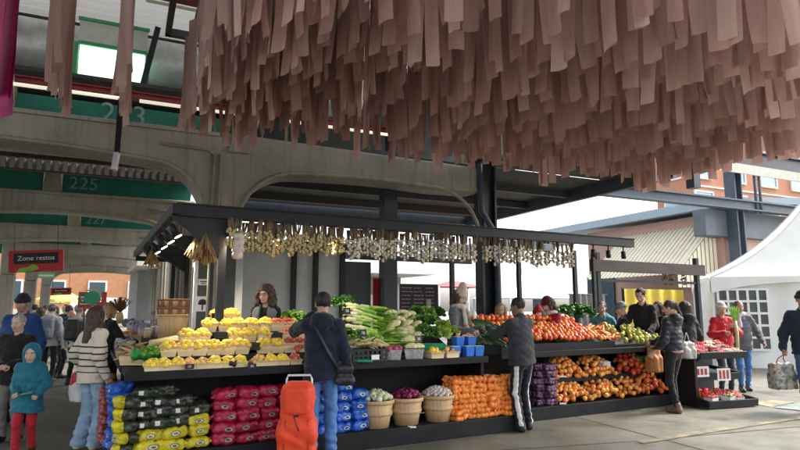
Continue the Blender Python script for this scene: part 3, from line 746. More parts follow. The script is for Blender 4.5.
# end of the aisle: terracotta building, stone base, yellow awning, white van
bd = building('terracotta_building', HALL, -16, 9, 66, 74, 9, mat('terracotta_wall', (.42,.2,.10), .8, .15, 2), 'orange terracotta building closing the far end of the aisle')
for k in range(6):
    b = MB(); b.box((2.5+3.6*k, -.05, 3.2), (1.7,.1,2.2)); f = b.build('window', WHITE, bd); b = MB(); b.box((2.5+3.6*k, -.12, 3.2), (1.4,.05,1.9)); b.build('pane', mat('dark_glass', (.06,.09,.11), .15, .1), f)
b = MB(); b.box((12.5,-.2,.75), (25,.3,1.5)); b.build('stone_base', mat('pale_stone', (.5,.48,.44), .8), bd)
um = empty('yellow_parasol', HALL.to(-4.6, 52), 0, 'pale yellow market parasol outside the far end of the aisle', 'parasol')
b = MB(); b.lathe([(0,3.0),(.8,2.7),(1.7,2.25),(1.72,2.05),(1.68,2.06),(.0,2.9)], 10, smooth=False); b.build('canopy', mat('parasol_yellow', (.65,.55,.12), .7), um)
b = MB(); b.tube([(0,0,0),(0,0,2.95)], .04, 8); b.build('pole', GALV, um)
vn = empty('delivery_van', HALL.to(-1.6, 56), R(25), 'white delivery van parked beyond the far end of the aisle', 'van')
b = MB(); b.prism([(-2.6,.4),(2.6,.4),(2.6,1.1),(2.1,1.35),(1.55,2.3),(1.2,2.45),(-2.6,2.45)], (0,-1,0), EX, EZ, EY, 2.0); b.build('van_body', WHITE, vn, bevel=.1, fixn=True)
for x in (-1.7, 1.7):
    for y in (-.95,.95): b = MB(); b.tube([(x,y-.1,.36),(x,y+.1,.36)], .36, 16); b.build('wheel', BLACK, vn)
for x, w_ in ((1.2,.8),(-.8,1.6)): b = MB(); b.box((x,-1.01,1.75), (w_,.02,.5)); b.build('van_window', mat('dark_glass', (.06,.09,.11)), vn)

# right: low market building with cream ribbed awning
mb = building('market_building', HALL, 19.1, 27, 13.75, 20.5, 5.0, brickm('pink_brick', (.45,.26,.22), (.5,.31,.27), 5), 'low pink brick market building with cream ribbed awning behind the tent')
b = MB(); b.prism([(-.6,5.1),(8.4,5.9),(8.4,6.1),(-.6,5.42)], (0,-.4,0), EX, EZ, EY, 24); b.build('roof', mat('pale_blue_roof', (.3,.38,.45), .5, .1), mb, fixn=True)
RIB = mat('cream_metal', (.74,.69,.54), .5, .08, 3)
b = MB(); n = 22
A0, A1 = Vector((-.02,.3,4.6)), Vector((-2.1,.3,2.75))
for k in range(n):
    y = .3+4.3*k/n
    for (ya, yb, dz) in ((y, y+.15, 0), (y+.15, y+.196, .05)):
        b.add([A0+Vector((0,ya-.3,dz)), A1+Vector((0,ya-.3,dz)), A1+Vector((0,yb-.3,dz)), A0+Vector((0,yb-.3,dz))], [(0,1,2,3)])
    b.add([A0+Vector((0,y-.15,0)), A1+Vector((0,y-.15,0)), A1+Vector((0,y-.15,.05)), A0+Vector((0,y-.15,.05))], [(0,1,2,3)])
b.build('ribbed_awning', RIB, mb)
b = MB()
for k in range(10):
    x0, x1 = -2.1+.21*k, -2.1+.21*k+.17; f = lambda x: 2.75+(x+2.1)*1.85/2.1
    b.add([(x0,.28,2.3),(x1,.28,2.3),(x1,.28,f(x1)),(x0,.28,f(x0))], [(0,1,2,3)]); b.add([(x1,.28,2.3),(x1+.04,.31,2.3),(x1+.04,.31,f(x1+.04)),(x1,.28,f(x1))], [(0,1,2,3)])
b.build('awning_cheek', RIB, mb)
for y in (6, 10): b = MB(); b.box((-.06,y,1.5), (.08,1.6,3)); b.build('doorway', mat('dark_glass', (.06,.09,.11)), mb)
# steel shed that ties in from the right
ss = empty('steel_shed', HALL.to(19.25, 13.35), R(25), 'blue grey steel shed frame with column and long beams above the white tent', 'shed')
b = MB(); b.box((-.17,0,3.4), (.05,.4,6.8)); b.box((.17,0,3.4), (.05,.4,6.8)); b.box((0,0,3.4), (.32,.06,6.8)); b.build('steel_column', STEELB, ss)
for (u0, u1, z, h_, y) in ((-10.2, 14, 5.15, .3, -.25), (-2.4, 16, 6.85, .55, -.25)):
    b = MB(); b.box(((u0+u1)/2, y, z), (u1-u0, .06, h_)); b.box(((u0+u1)/2, y, z+h_/2), (u1-u0, .3, .05)); b.box(((u0+u1)/2, y, z-h_/2), (u1-u0, .3, .05)); b.build('steel_beam', STEELB if z < 6 else STEELD, ss)
b = MB(); b.box((5.2,.45,4.55), (13,.5,.95)); b.build('box_beam', mat('grey_blue_panel', (.105,.125,.15), .5, .15, 2), ss, bevel=.03)
b = MB(); b.box((6.5,-.5,6.38), (17,.05,.34)); b.build('pale_panel', mat('pale_soffit', (.45,.44,.38), .7, .1), ss)
b = MB(); 
for x in (.75, 1.0): b.tube([(x,-.3,6.6),(x,-.3,4.9)], .05, 8)
b.build('down_pipe', STEELB, ss)
# modern orange brick block with white framed windows
ob = building('brick_block', HALL, 40.5, 66, 31.5, 35, 22, brickm('orange_brick', (.46,.17,.075), (.52,.21,.1), 4), 'orange brick block with large white framed windows beyond the shed')
GLASS = mat('sky_glass', (.28,.42,.5), .08, .08, 1, spec=.8)
for fl in range(5):
    for k in range(7):
        x = 1.2+4.2*k; b = MB(); z = 2.2+3.7*fl
        for (cx, cz, dx, dz) in ((x,z+1.3,2.2,.14),(x,z-1.3,2.2,.14),(x-1.05,z,.14,2.6),(x+1.05,z,.14,2.6),(x,z+.3,2.1,.09)): b.box((cx,-.06,cz), (dx,.16,dz))
        f = b.build('window', WHITE, ob); b = MB(); b.box((x,-.03,z), (2.0,.05,2.5)); b.build('pane', GLASS, f)
for fl in range(5): b = MB(); b.box((15,-.05,3.95+3.7*fl), (30,.08,.12)); b.build('string_course', WHITE, ob)
for k in range(1):   # side facade
    for fl in range(5): b = MB(); b.box((-.05,1.8+3.2*k,2.2+3.7*fl), (.12,1.8,2.5)); f = b.build('window', WHITE, ob); b = MB(); b.box((-.1,1.8+3.2*k,2.2+3.7*fl), (.06,1.5,2.2)); b.build('pane', GLASS, f)

# white marquee tent
TX, TV, TW, TD = 14.4, 10.9, 8, 2.2
tt = empty('marquee_tent', Vector((8.5, 16.0, 0)), R(-15), 'white pagoda marquee tent with scalloped valance and lattice window wall', 'tent')
TENT = mat('tent_white', (.84,.84,.81), .55, .06, 2, .1, 12)
EH, PH = 2.42, 6.5
def roofpt(a, t):                                         # a around the eave, t from eave to peak
    s = a*4; i = int(min(3, s)); f = s-i; C = [(0,0),(TW,0),(TW,TD),(0,TD)]
    p0, p1 = C[i], C[(i+1) % 4]; ex, ey = p0[0]+(p1[0]-p0[0])*f, p0[1]+(p1[1]-p0[1])*f
    k = t; z = EH+(PH-EH)*(.42*t+.58*t**2.6); return Vector((ex+(TW/2-ex)*k, ey+(TD/2-ey)*k, z))
b = MB(); b.sheet(roofpt, 48, 14); b.build('canopy', TENT, tt)
b = MB()
for (p0, p1) in (((0,0),(TW,0)),((0,0),(0,TD)),((TW,0),(TW,TD))):
    n = 40; vs = []
    for k in range(n+1):
        f = k/n; x = p0[0]+(p1[0]-p0[0])*f; y = p0[1]+(p1[1]-p0[1])*f
        nx, ny = (0,-.03) if p0[1] == p1[1] else ((-.03,0) if p0[0] == 0 else (.03,0))
        arch = (.30*(2*f-1)**4+.12); vs += [Vector((x+nx, y+ny, EH+.02)), Vector((x+nx, y+ny, EH-arch))]
    b.add(vs, [(2*i, 2*i+1, 2*i+3, 2*i+2) for i in range(n)], 0, True)
b.build('valance', TENT, tt)
b = MB(); fold = lambda f: .035*math.sin(f*42)*(.4+.6*math.sin(f*9)**2)
b.sheet(lambda i, j: Vector((.08+(TW-.16)*i, .1+fold(i), .02+(EH-.1)*j)), 120, 3)
b.sheet(lambda i, j: Vector((.08, .1+(TD-.2)*i, .02+(EH-.1)*j)), 20, 2); b.build('wall_panel', TENT, tt)
wc = .76
b = MB(); b.box((wc,.02,1.3), (1.2,.02,1.6)); wn = b.build('window', mat('tent_window', (.09,.10,.10), .2, .35, 2.5), tt)
b = MB()
for k in range(6): b.box((wc-.6+.24*k,.0,1.3), (.06,.02,1.64))
for k in range(6): b.box((wc,-.002,.5+.32*k), (1.24,.02,.06))
b.build('lattice', TENT, wn)
for x, y in ((.03,.03),(TW-.03,.03),(.03,TD-.03)): b = MB(); b.box((x,y,EH/2), (.07,.07,EH)); b.build('tent_pole', WHITE, tt)
b = MB()
for a in (0, .125, .25, .375, .5, .75): b.tube([roofpt(a, t)+Vector((0,0,.012)) for t in np.linspace(0, .97, 12)], .014, 5)
b.build('roof_seam', mat('tent_seam', (.62,.62,.58), .6), tt)
for x, y, dx, dy in ((0,0,-.7,-.5),(TW,0,.7,-.5)): b = MB(); b.tube([(x,y,EH),(x+dx,y+dy,.0)], .008, 5); b.build('guy_rope', mat('rope', (.5,.48,.42), .8), tt)
b = MB(); b.box((TW/2,.02,EH-.03), (TW,.05,.05)); b.build('eave_bar', GALV, tt)

# white market canopies and grey wall seen behind the tomatoes
gw = building('storage_building', ST, 2, 16, 30, 36, 3.4, mat('grey_render', (.34,.35,.36), .8, .1, 2), 'low grey storage building beyond the white canopies')
b = MB(); b.box((7,-.2,3.45), (14.6,6.6,.2)); b.build('roof', WHITE, gw)
for k in range(5): b = MB(); b.box((1.6+2.7*k,-.05,1.2), (1.4,.08,2.3)); b.build('shutter', GALV, gw)
def canopy(c, wd, z0, z1, label, m, ax=ST):
    o = empty('market_canopy', c, R(ax.deg), label, 'canopy')
    b = MB(); 
    b.sheet(lambda i, j: Vector(((i-.5)*wd*(1-.82*j), (-.5)*wd*.6*(1-.9*j), z0+(z1-z0)*(j*.55+.45*j*j))), 10, 8); b.sheet(lambda i, j: Vector(((i-.5)*wd*(1-.82*j), (.5)*wd*.6*(1-.9*j), z0+(z1-z0)*(j*.55+.45*j*j))), 10, 8)
    for q in (-1, 1): b.sheet(lambda i, j: Vector((q*.5*wd*(1-.82*j), (i-.5)*wd*.6*(1-.9*j), z0+(z1-z0)*(j*.55+.45*j*j))), 10, 8)
    b.build('canopy_top', m, o)
    for sx in (-1, 1):
        for sy in (-1, 1): b = MB(); b.tube([(sx*wd*.49, sy*wd*.29, 0),(sx*wd*.49, sy*wd*.29, z0)], .035, 6); b.build('pole', GALV, o)
canopy(ground(532, 19), 3.2, 1.9, 2.9, 'white peaked canopy outside between the thin posts behind tomatoes', TENT)
canopy(ground(455, 20), 2.0, 2.3, 2.5, 'red topped canopy behind the vendor in the tall beige hat', mat('canopy_red', (.5,.06,.08), .6))
# ------------------------------------------------------------------ produce stands (stall axes)
VF, VF3 = 6.303, 6.70
UA, UB, UC, UD = .36, 4.66, 4.86, 8.85
TIERS = [(6.30,.985),(6.585,1.10),(6.855,1.215),(7.11,1.325),(7.36,1.44)]
stand = empty('display_stand', ST.to(UA, VF), R(28), 'long black produce stand with stepped tiers of baskets and low front step', 'stand')
Lw = UB-UA
b = MB(); b.box((Lw/2,.03,.94), (Lw,.06,.085)); b.box((Lw/2,.36,.955), (Lw-.004,.6,.045)); b.build('ledge', BLACKW, stand, bevel=.006)
Lst = ST.uv(ST.at_v(519, 400, VF))[0]-UA
b = MB(); b.box((Lst/2,.36,.10), (Lst,.72,.2)); b.build('base_step', BLACKW, stand, bevel=.008)
b = MB(); b.box((Lw/2,.78,.57), (Lw-.01,.05,.74)); b.build('back_panel', BLACKW, stand)
for u in (2.1, Lw-.05): b = MB(); b.box((u+.025,.42,.565), (.045,.62,.73)); b.build('divider', BLACKW, stand)
b = MB()
for i in range(1, 5):
    v, z = TIERS[i]; x0 = ST.uv(ST.at_v((0,161,180,201,208)[i], 335, v))[0]-UA; b = MB(); b.box(((x0+2.42)/2,(v-VF)+.17,z-.06), (2.42-x0,.34,.1)); b.build('tier', BLACKW, stand)
b = MB(); b.box((1.6,1.45,.7), (1.5,.06,1.3)); b.build('tier_back', BLACKW, stand)
b = MB(); b.box((3.4,.95,1.02), (1.75,.75,.06), Matrix.Rotation(R(24), 3, 'X')); b.box((3.4,1.33,.8), (1.75,.05,.7)); b.build('sloping_shelf', BLACKW, stand)
stand3 = empty('display_stand', ST.to(UC, VF3), R(28), 'black stand with sloping tomato tray above two onion shelves', 'stand')
Lw3 = UD-UC
b = MB(); b.box((Lw3/2,.03,.93), (Lw3,.06,.085)); b.box((Lw3/2,.4,.945), (Lw3-.004,.7,.045)); b.build('ledge', BLACKW, stand3, bevel=.006)
b = MB(); b.box((Lw3/2,.36,.09), (Lw3,.72,.18)); b.build('base_step', BLACKW, stand3, bevel=.008)
b = MB(); b.box((Lw3/2+.15,.47,.50), (Lw3-.45,.5,.04)); b.box((Lw3/2+.15,.21,.51), (Lw3-.45,.03,.07)); b.build('middle_shelf', BLACKW, stand3)
b = MB(); b.box((Lw3/2,.76,.55), (Lw3-.01,.05,.74)); b.build('back_panel', BLACKW, stand3)
for u in (0, Lw3-.05): b = MB(); b.box((u+.025,.42,.555), (.045,.6,.74)); b.build('side_panel', BLACKW, stand3)
stand2 = empty('side_stand', ST.to(UA, 7.15), R(28), 'dark stand along the aisle side of the stall with crates and net bags', 'stand')
b = MB(); b.box((.47,3.0,.93), (.94,5.9,.06)); b.build('ledge', BLACKW, stand2); b = MB(); b.box((.5,3.0,.1), (1.0,5.9,.2)); b.build('base_step', BLACKW, stand2); b = MB(); b.box((.62,3.0,.55), (.05,5.8,.7)); b.build('back_panel', BLACKW, stand2)
b = MB(); b.box((.72,3.0,1.08), (.4,5.7,.22)); b.build('rear_riser', BLACKW, stand2)

# price cards with chalk writing
def card(p, wd, ht, label, txt=None, tilt=12, name='price_card'):
    o = empty(name, p, R(28), label, 'sign'); o.rotation_euler[0] = R(-tilt)
    b = MB(); b.box((0,0,0), (wd,.008,ht)); b.build('card_board', SIGNBLK, o)
    if txt: text('chalk_writing', txt, ht*.55, SIGNW, o, Matrix.Translation((0,-.006,0)) @ STAND, .001)
for px, py, nm in ((189.5,366.5,'left'),(252,366,'right')):
    card(ST.at_v(px, py, VF-.008), .09, .05, f'small black price card on the ledge below the yellow fruit, {nm} one', '2/5', 0)

# --- baskets of yellow fruit
def basket_mesh(w0, d0, w1, d1, h):
    b = MB()
    def ringq(w, d, z): return [Vector((-w/2,-d/2,z)),Vector((w/2,-d/2,z)),Vector((w/2,d/2,z)),Vector((-w/2,d/2,z))]
    o0, o1 = ringq(w0,d0,0), ringq(w1,d1,h); i0, i1 = ringq(w0-.012,d0-.012,.006), ringq(w1-.012,d1-.012,h)
    b.add(o0+o1+i0+i1, [(3,2,1,0)]+[(k,(k+1)%4,4+(k+1)%4,4+k) for k in range(4)]+[(8+(k+1)%4,8+k,12+k,12+(k+1)%4) for k in range(4)]+[(8,9,10,11)]+[(4+k,4+(k+1)%4,12+(k+1)%4,12+k) for k in range(4)])
    return b
def rim_mesh(w1, d1, h, t=.022):
    b = MB()
    for sx, sy, dx, dy in ((0,-1,w1+.012,.008),(0,1,w1+.012,.008),(-1,0,.008,d1),(1,0,.008,d1)): b.box((sx*(w1/2+.003), sy*(d1/2+.003), h-t/2+.003), (dx,dy,t))
    return b
WOODL = mat('veneer_pale', (.74,.58,.34), .7, .16, 8, .3, 40, stretch=(.5,.5,4), rnd=.1)
WOODR = mat('veneer_rim', (.52,.37,.2), .7, .16, 8, rnd=.1)
bk = empty('fruit_basket'); basket_mesh(.135,.12,.178,.16,.105).build('basket_wall', WOODL, bk); rim_mesh(.178,.16,.105).build('rim_band', WOODR, bk)
pn = empty('fruit_punnet'); basket_mesh(.128,.17,.136,.18,.055).build('basket_wall', WOODL, pn); rim_mesh(.136,.18,.055,.014).build('rim_band', WOODR, pn)
def lobed(n, amp): return lambda a, z: 1+amp*math.cos(n*a)
def fruit(name, prof, m, n=10, wob=None, stem=None):
    b = MB(); b.lathe(prof, n, 0, wob=wob)
    if stem: b.tube([(0,0,prof[-1][1]-.004),(0.002,.003,prof[-1][1]+stem)], [.004,.003], 5, 1)
    return b.build(name, m)
YEL = mat('fruit_yellow', (.80,.52,.03), .38, .14, 20, rnd=.14, hue=.016, spec=.45, second=(.86,.64,.08)); STEM = mat('stem_green', (.10,.16,.03), .7)
REDF = mat('fruit_red', (.45,.045,.03), .35, .3, 25, rnd=.2, hue=.02, spec=.5, second=(.55,.14,.06)); PEACH = mat('fruit_blush', (.66,.30,.10), .45, .3, 18, rnd=.2, hue=.03, second=(.68,.45,.12))
def apple(r): return [(0,-.78*r),(.35*r,-.86*r),(.75*r,-.62*r),(.98*r,-.1*r),(.97*r,.3*r),(.72*r,.7*r),(.35*r,.8*r),(0,.62*r)]
fy = fruit('yellow_fruit', apple(.0365), [YEL, STEM], 9, lobed(4, .06), .008); fr = fruit('red_fruit', apple(.03), [REDF, STEM], 9, None, .008); fb = fruit('blush_fruit', apple(.03), [PEACH, STEM], 9, None, .006)
PROT = [bk, pn, fy, fr, fb]
JIT = ('fruit','tomato','onion','pepper','garlic','bag','sack','radish','vegetable','cauliflower','parsnip')
def place(src, p, rz=0, label=None, cat=None, group=None, sc=1, tilt=None):
    c = copy_tree(src); c.location = p; c.rotation_euler = (tilt[0] if tilt else 0, tilt[1] if tilt else 0, rz); c.scale = (sc*random.uniform(.93,1.07), sc*random.uniform(.93,1.07), sc*random.uniform(.9,1.08)) if cat in JIT else (sc,)*3
    return tag(c, label, cat, group)
SPOT = [(-.052,-.052,.0),(.0,-.06,.006),(.053,-.052,0),(-.058,.008,.008),(.058,.01,.006),(-.032,-.034,.034),(.034,-.03,.036),(.0,.02,.044),(.05,.055,.01),(-.052,.055,.01),(-.03,.035,.04),(.035,.04,.036)]
R28 = R(28)
def fill(pos, h, n, src, label, cat, group, w=1.0, d=1.0, lift=0):
    for (x, y, z) in SPOT[:n]:
        q = Matrix.Rotation(R28, 3, 'Z') @ Vector((x*w+random.uniform(-.008,.008), y*d+random.uniform(-.008,.008), h+z+lift+random.uniform(-.004,.004)))
        place(src, pos+q, random.uniform(0,6), label, cat, group, random.uniform(.9,1.12), (random.uniform(-.6,.6), random.uniform(-.6,.6)))
ROWS = [  # tier, name, list of (px, kind)
 (1, 'second row up', [(169,'Y'),(185,'Y'),(200,'Y'),(214,'Y'),(228,'Y'),(242,'Y'),(264,'Y'),(277,'Y'),(289,'R'),(300,'R')]),
 (2, 'third row up', [(187,'Y'),(202,'Y'),(234,'Y'),(248,'Y'),(262,'Y'),(288,'R'),(299,'R')]),
 (3, 'fourth row up', [(209,'Y'),(224,'Y'),(237,'Y'),(251,'Y'),(264,'Y'),(276,'R'),(287,'R')]),
 (4, 'top row', [(217,'Y'),(231,'Y')])]
for t, rn, L in ROWS:
    v, z = TIERS[t]
    for i, (px, k) in enumerate(L):
        p = ST.at_v(px, 340, v+.12); p.z = z-.008; c = 'red' if k == 'R' else 'yellow'
        place(bk, p, R28+random.uniform(-.2,.2), f'small wooden basket heaped with {c} fruit, {ordn(i)} from left, {rn}', 'basket', 'wooden fruit baskets on the tiers')
        fill(p, .095, 12, fr if k == 'R' else fy, f'{c} fruit in the {ordn(i)} basket from left, {rn}', 'fruit', f'{c} fruit heaped in the baskets')
PX1 = [152,164.5,177,189.5,202,214.5,227,239.5,258,270,282,294]
for i, px in enumerate(PX1):
    p = ST.at_v(px, 357, VF+.13); p.z = .98; k = 'red' if i == 11 else ('blush' if i in (3, 4, 8) else 'yellow')
    place(pn, p, R28+random.uniform(-.06,.06), f'shallow wooden punnet of {k} fruit, {ordn(i)} from left on the front ledge', 'punnet', 'punnets on the front ledge')
    fill(p, .045, 9, {'red': fr,'blush': fb,'yellow': fy}[k], f'{k} fruit in the {ordn(i)} punnet from left on the front ledge', 'fruit', f'{k} fruit in the front punnets', .78, 1.0, .005)
for j, (t, px, py) in enumerate(((2,220,335.5),(2,275.5,336),(1,253,346.5))):
    p = ST.at_v(px, py, TIERS[t][0]+.05)
    b = MB(); b.box((0,.02,0), (.15,.05,.085)); o = b.build('card_holder', BLACK, None, p, .005, R28); tag(o, f'black blank card holder in a gap between the fruit baskets, {ordn(j)} from left' if 0 else ['black card holder in the gap of the third basket row, left one','black card holder beside the red fruit in the third basket row','black card holder in the gap of the second basket row'][j], 'card holder')
card(ST.at_v(216, 316, 7.34), .1, .07, 'dark price card stuck in the top left fruit basket', '4$', 10)
o = MB(); [o.ball((random.uniform(-.07,.07),random.uniform(-.04,.04),.03+random.uniform(0,.05)), .03, 7) for k in range(14)]
p = ST.at_v(229, 357, VF+.08); p.z = .985; tag(o.build('dark_grapes', mat('grape_dark', (.015,.012,.02), .3, .3), None, p), 'small heap of dark grapes between the front punnets', 'grapes')

# --- printed net bags
def bag_mat(name, col, back, tagc=None):
    m, nt, p = new_mat(name); tc = N(nt, 'ShaderNodeTexCoord'); s = N(nt, 'ShaderNodeSeparateXYZ'); nt.links.new(tc.outputs['Object'], s.inputs[0]); x, y, z = s.outputs
    n = noise(nt, tc.outputs['Object'], 18, 3); base = ramp(nt, n.outputs[0], [(.3, cmul(col,.72)),(.7, cmul(col,1.15))])
    w = N(nt, 'ShaderNodeTexWave'); w.inputs['Scale'].default_value = 38; w.inputs['Distortion'].default_value = 2; nt.links.new(tc.outputs['Object'], w.inputs['Vector'])
    oi = N(nt, 'ShaderNodeObjectInfo'); base = mixc(nt, 1.0, base, ramp(nt, oi.outputs['Random'], [(0,(.72,.72,.72)),(1,(1,1,1))]), 'MULTIPLY')
    net = mixc(nt, w.outputs[0], cmul(back, .5), cmul(back, 1.6))
    c = mixc(nt, mathn(nt, 'GREATER_THAN', y, -.012 if back != col else 9), base, net)
    def ell(cx, cz, rx, rz_):
        cx = mathn(nt, 'ADD', mathn(nt, 'MULTIPLY', oi.outputs['Random'], .07), cx-.05)
        a = mathn(nt, 'POWER', mathn(nt, 'DIVIDE', mathn(nt, 'SUBTRACT', x, cx), rx), 2); bq = mathn(nt, 'POWER', mathn(nt, 'DIVIDE', mathn(nt, 'SUBTRACT', z, cz), rz_), 2)
        return mathn(nt, 'LESS_THAN', mathn(nt, 'ADD', a, bq), 1)
    front = mathn(nt, 'LESS_THAN', y, -.03)
    if tagc:
        for (r1, r2, cc) in ((.046,.027,(.02,.02,.02)),(.039,.021,tagc),(.022,.010,cmul(col,.25))): c = mixc(nt, mathn(nt, 'MULTIPLY', front, ell(.035, .052, r1, r2)), c, cc)
    else:
        sq = mathn(nt, 'MULTIPLY', mathn(nt, 'LESS_THAN', mathn(nt, 'ABSOLUTE', mathn(nt, 'ADD', x, .05)), .022), mathn(nt, 'LESS_THAN', mathn(nt, 'ABSOLUTE', mathn(nt, 'SUBTRACT', z, .06)), .022)); c = mixc(nt, mathn(nt, 'MULTIPLY', front, sq), c, (.6,.6,.57))
    nt.links.new(c, p.inputs['Base Color']); p.inputs['Roughness'].default_value = .42
    b = N(nt, 'ShaderNodeBump'); b.inputs['Strength'].default_value = .5; b.inputs['Distance'].default_value = .01; nt.links.new(n.outputs[0], b.inputs['Height']); nt.links.new(b.outputs[0], p.inputs['Normal']); return m
def bag_mesh(seed, w=.235, d=.24, h=.115):
    s = SDF((-w/2-.04,-d/2-.04,-.02), (w/2+.04,d/2+.04,h+.04), .0085); r = random.Random(seed)
    for i in range(5):
        for j in range(4):
            for k in range(2):
                x = (-.5+(i+.5)/5)*(w-.05)+r.uniform(-.012,.012); y = (-.5+(j+.5)/4)*(d-.05)+r.uniform(-.012,.012); z = .036+k*(h-.068)+r.uniform(-.008,.008)
                s.ell((x,y,z), (.036,.036,.032), .025)
    for q in (-1, 1): s.cone((q*(w/2-.02),-.02,h*.5), (q*(w/2+.03),-.03,h*.5+r.uniform(-.02,.02)), .035, .012, .02, (1,1,1))
    s.disp(lambda x, y, z: .004*wig(x, y, z, 85, seed)+.006*wig(x, y, z, 38, seed*1.7)); return s.mesh()
BAGV = [bag_mesh(i, .235+.012*math.sin(i*2.1), .24, .112+.008*math.cos(i*3)) for i in range(6)]
def bag_protos(name, m): return [np_obj(name, V, F, m) for V, F in BAGV]
def bag_grid(protos, cells, label, group, cat='bag', rz=R28):
    for k, (p, lb) in enumerate(cells):
        c = place(protos[random.randrange(6)], p+Vector((random.uniform(-.012,.012),0,0)), rz+random.uniform(-.24,.24), lb, cat, group, random.uniform(.95,1.07), (random.uniform(-.1,.1), random.uniform(-.09,.09)))
ybag = bag_protos('yellow_bag', bag_mat('bag_yellow', (.66,.56,.02), (.03,.035,.02), (.55,.52,.42)))
rbag = bag_protos('red_bag', bag_mat('bag_red', (.42,.012,.05), (.42,.012,.05), (.34,.26,.2)))
bbag = bag_protos('blue_bag', bag_mat('bag_blue', (.02,.11,.52), (.02,.11,.52), (.45,.52,.62)))
gbag = bag_protos('dark_net_bag', bag_mat('bag_dark', (.022,.028,.016), (.03,.035,.02), None))
HROW = ['bottom','second','third','fourth','fifth','sixth']
def stack(px, ys, v, hs, col, cname, z0=.2, lean=.012):
    out = []
    for r in range(ys):
        p = ST.at_v(px, 420, v+lean*r+random.uniform(-.01,.01)); p.z = z0+hs*r-.004
        out.append((p, f'{col} bag, {HROW[r]} from the floor in the {cname} stack'))
    return out
for i, px in enumerate((149,174)): bag_grid(ybag, [(p, l+' of yellow bags') for p, l in stack(px, 2, 6.44, .108, 'yellow printed', ['leftmost','middle'][i])], None, 'yellow printed bags')
bag_grid(ybag, [(p, l+' of yellow bags') for p, l in stack(197.5, 3, 6.46, .108, 'yellow printed', 'rightmost')], None, 'yellow printed bags')
bag_grid(gbag, [(p, l+' beside the red bags') for p, l in stack(198, 1, 6.5, .1, 'dark net', 'single', .2+.324)], None, 'dark net bags')
for i, (px, n) in enumerate(((145,4),(163,4),(180,3))): bag_grid(gbag, [(p, l+' above the yellow bags') for p, l in stack(px, n, 6.5, .1, 'dark green net', ['leftmost','middle','rightmost'][i], .2+.216)], None, 'dark net bags')
for i, px in enumerate((223,245,266,287)): bag_grid(rbag, [(p, l+' of red bags') for p, l in stack(px, 5, 6.47, .112, 'red printed', ['leftmost','second','third','fourth'][i])], None, 'red printed bags')
for i, (px, n) in enumerate(((322,4),(339.5,5),(357,4))): bag_grid(bbag, [(p, l+' of blue bags') for p, l in stack(px, n, 6.47, .112, 'blue printed', ['leftmost','middle','rightmost'][i])], None, 'blue printed bags')
# bags on the aisle side of the corner
for i in range(5): bag_grid(ybag, [(ST.to(UA+.04,6.45,.2+.108*i), f'yellow bag on the aisle side of the stand corner, {HROW[i]} from the floor')], None, 'yellow bags on the aisle side', rz=R28-PI/2)
for i in range(6): bag_grid(bbag, [(ST.to(UA-.0,6.74,.2+.108*i), f'blue bag on the aisle side of the stand corner, {HROW[i]} from the floor')], None, 'blue bags on the aisle side', rz=R28-PI/2)

# --- bushel baskets with onions and garlic
BUSH = mat('bushel_wood', (.55,.37,.19), .7, .22, 5, .35, 40, stretch=(6,6,.4), rnd=.08)
def bushel():
    o = empty('bushel_basket'); b = MB(); n = 24
    b.lathe([(0,.004),(.135,.0),(.19,.29),(.182,.29),(.13,.012),(0,.012)], n, wob=lambda a, z: 1+.012*(1 if int(a/TAU*n+.5) % 2 else -1)); b.build('basket_wall', BUSH, o)
    for z in (.27, .15): b = MB(); r = .135+.055*z/.29; b.lathe([(r+.002,z-.02),(r+.011,z-.02),(r+.013,z+.02),(r+.003,z+.02)], 28); b.build('hoop', BUSH, o)
    return o
bu = bushel(); PROT.append(bu)
def sphere_fruit(name, m, r, prof=None, stem=None, n=10): return fruit(name, prof or [(0,-r),(.5*r,-.86*r),(.87*r,-.5*r),(r,0),(.87*r,.5*r),(.5*r,.86*r),(0,r)], m, n, None, stem)
onion_p = lambda r: [(0,-.86*r),(.5*r,-.8*r),(.9*r,-.4*r),(r,.05*r),(.84*r,.5*r),(.45*r,.8*r),(.16*r,1.0*r),(.07*r,1.3*r),(0,1.32*r)]
wo = sphere_fruit('white_onion', mat('onion_white', (.56,.6,.38), .4, .15, 20, rnd=.12, hue=.02), .042, onion_p(.042)); ro = sphere_fruit('red_onion', mat('onion_red', (.16,.012,.05), .32, .3, 20, rnd=.3), .04, onion_p(.04))
gb = sphere_fruit('garlic_bulb', mat('garlic', (.58,.5,.42), .55, .18, 30, rnd=.14), .026, onion_p(.028)); PROT += [wo, ro, gb]
for px, py, src, nm, lab, rr, nn in ((376.5,419.5,wo,'white onion','first bushel basket from left, of white onions',.042,26),(406,417,ro,'red onion','second bushel basket from left, of dark red onions',.04,28),(437.5,413,gb,'garlic bulb','third bushel basket from left, of garlic bulbs',.027,58)):
    p = ST.at_v(px, py-10, 6.50); p.z = .2
    place(bu, p, R28, 'slatted wooden '+lab, 'basket', 'bushel baskets on the low step', 1.1); k = 0
    while k < nn:
        a = k*2.399963; q = math.sqrt((k+.5)/nn)*(.203-rr*.7)
        place(src, p+Vector((q*math.cos(a), q*math.sin(a), .31+.085*(1-(q/.19)**2)+random.uniform(-.006,.01))), random.uniform(0,6), f'{nm} heaped in the {lab.split(",")[0].split(" bushel")[0]} bushel basket', 'garlic' if nm[0] == 'g' else 'onion', f'{nm}s heaped in a bushel basket', random.uniform(.88,1.12), (random.uniform(-1,1), random.uniform(-1,1))); k += 1

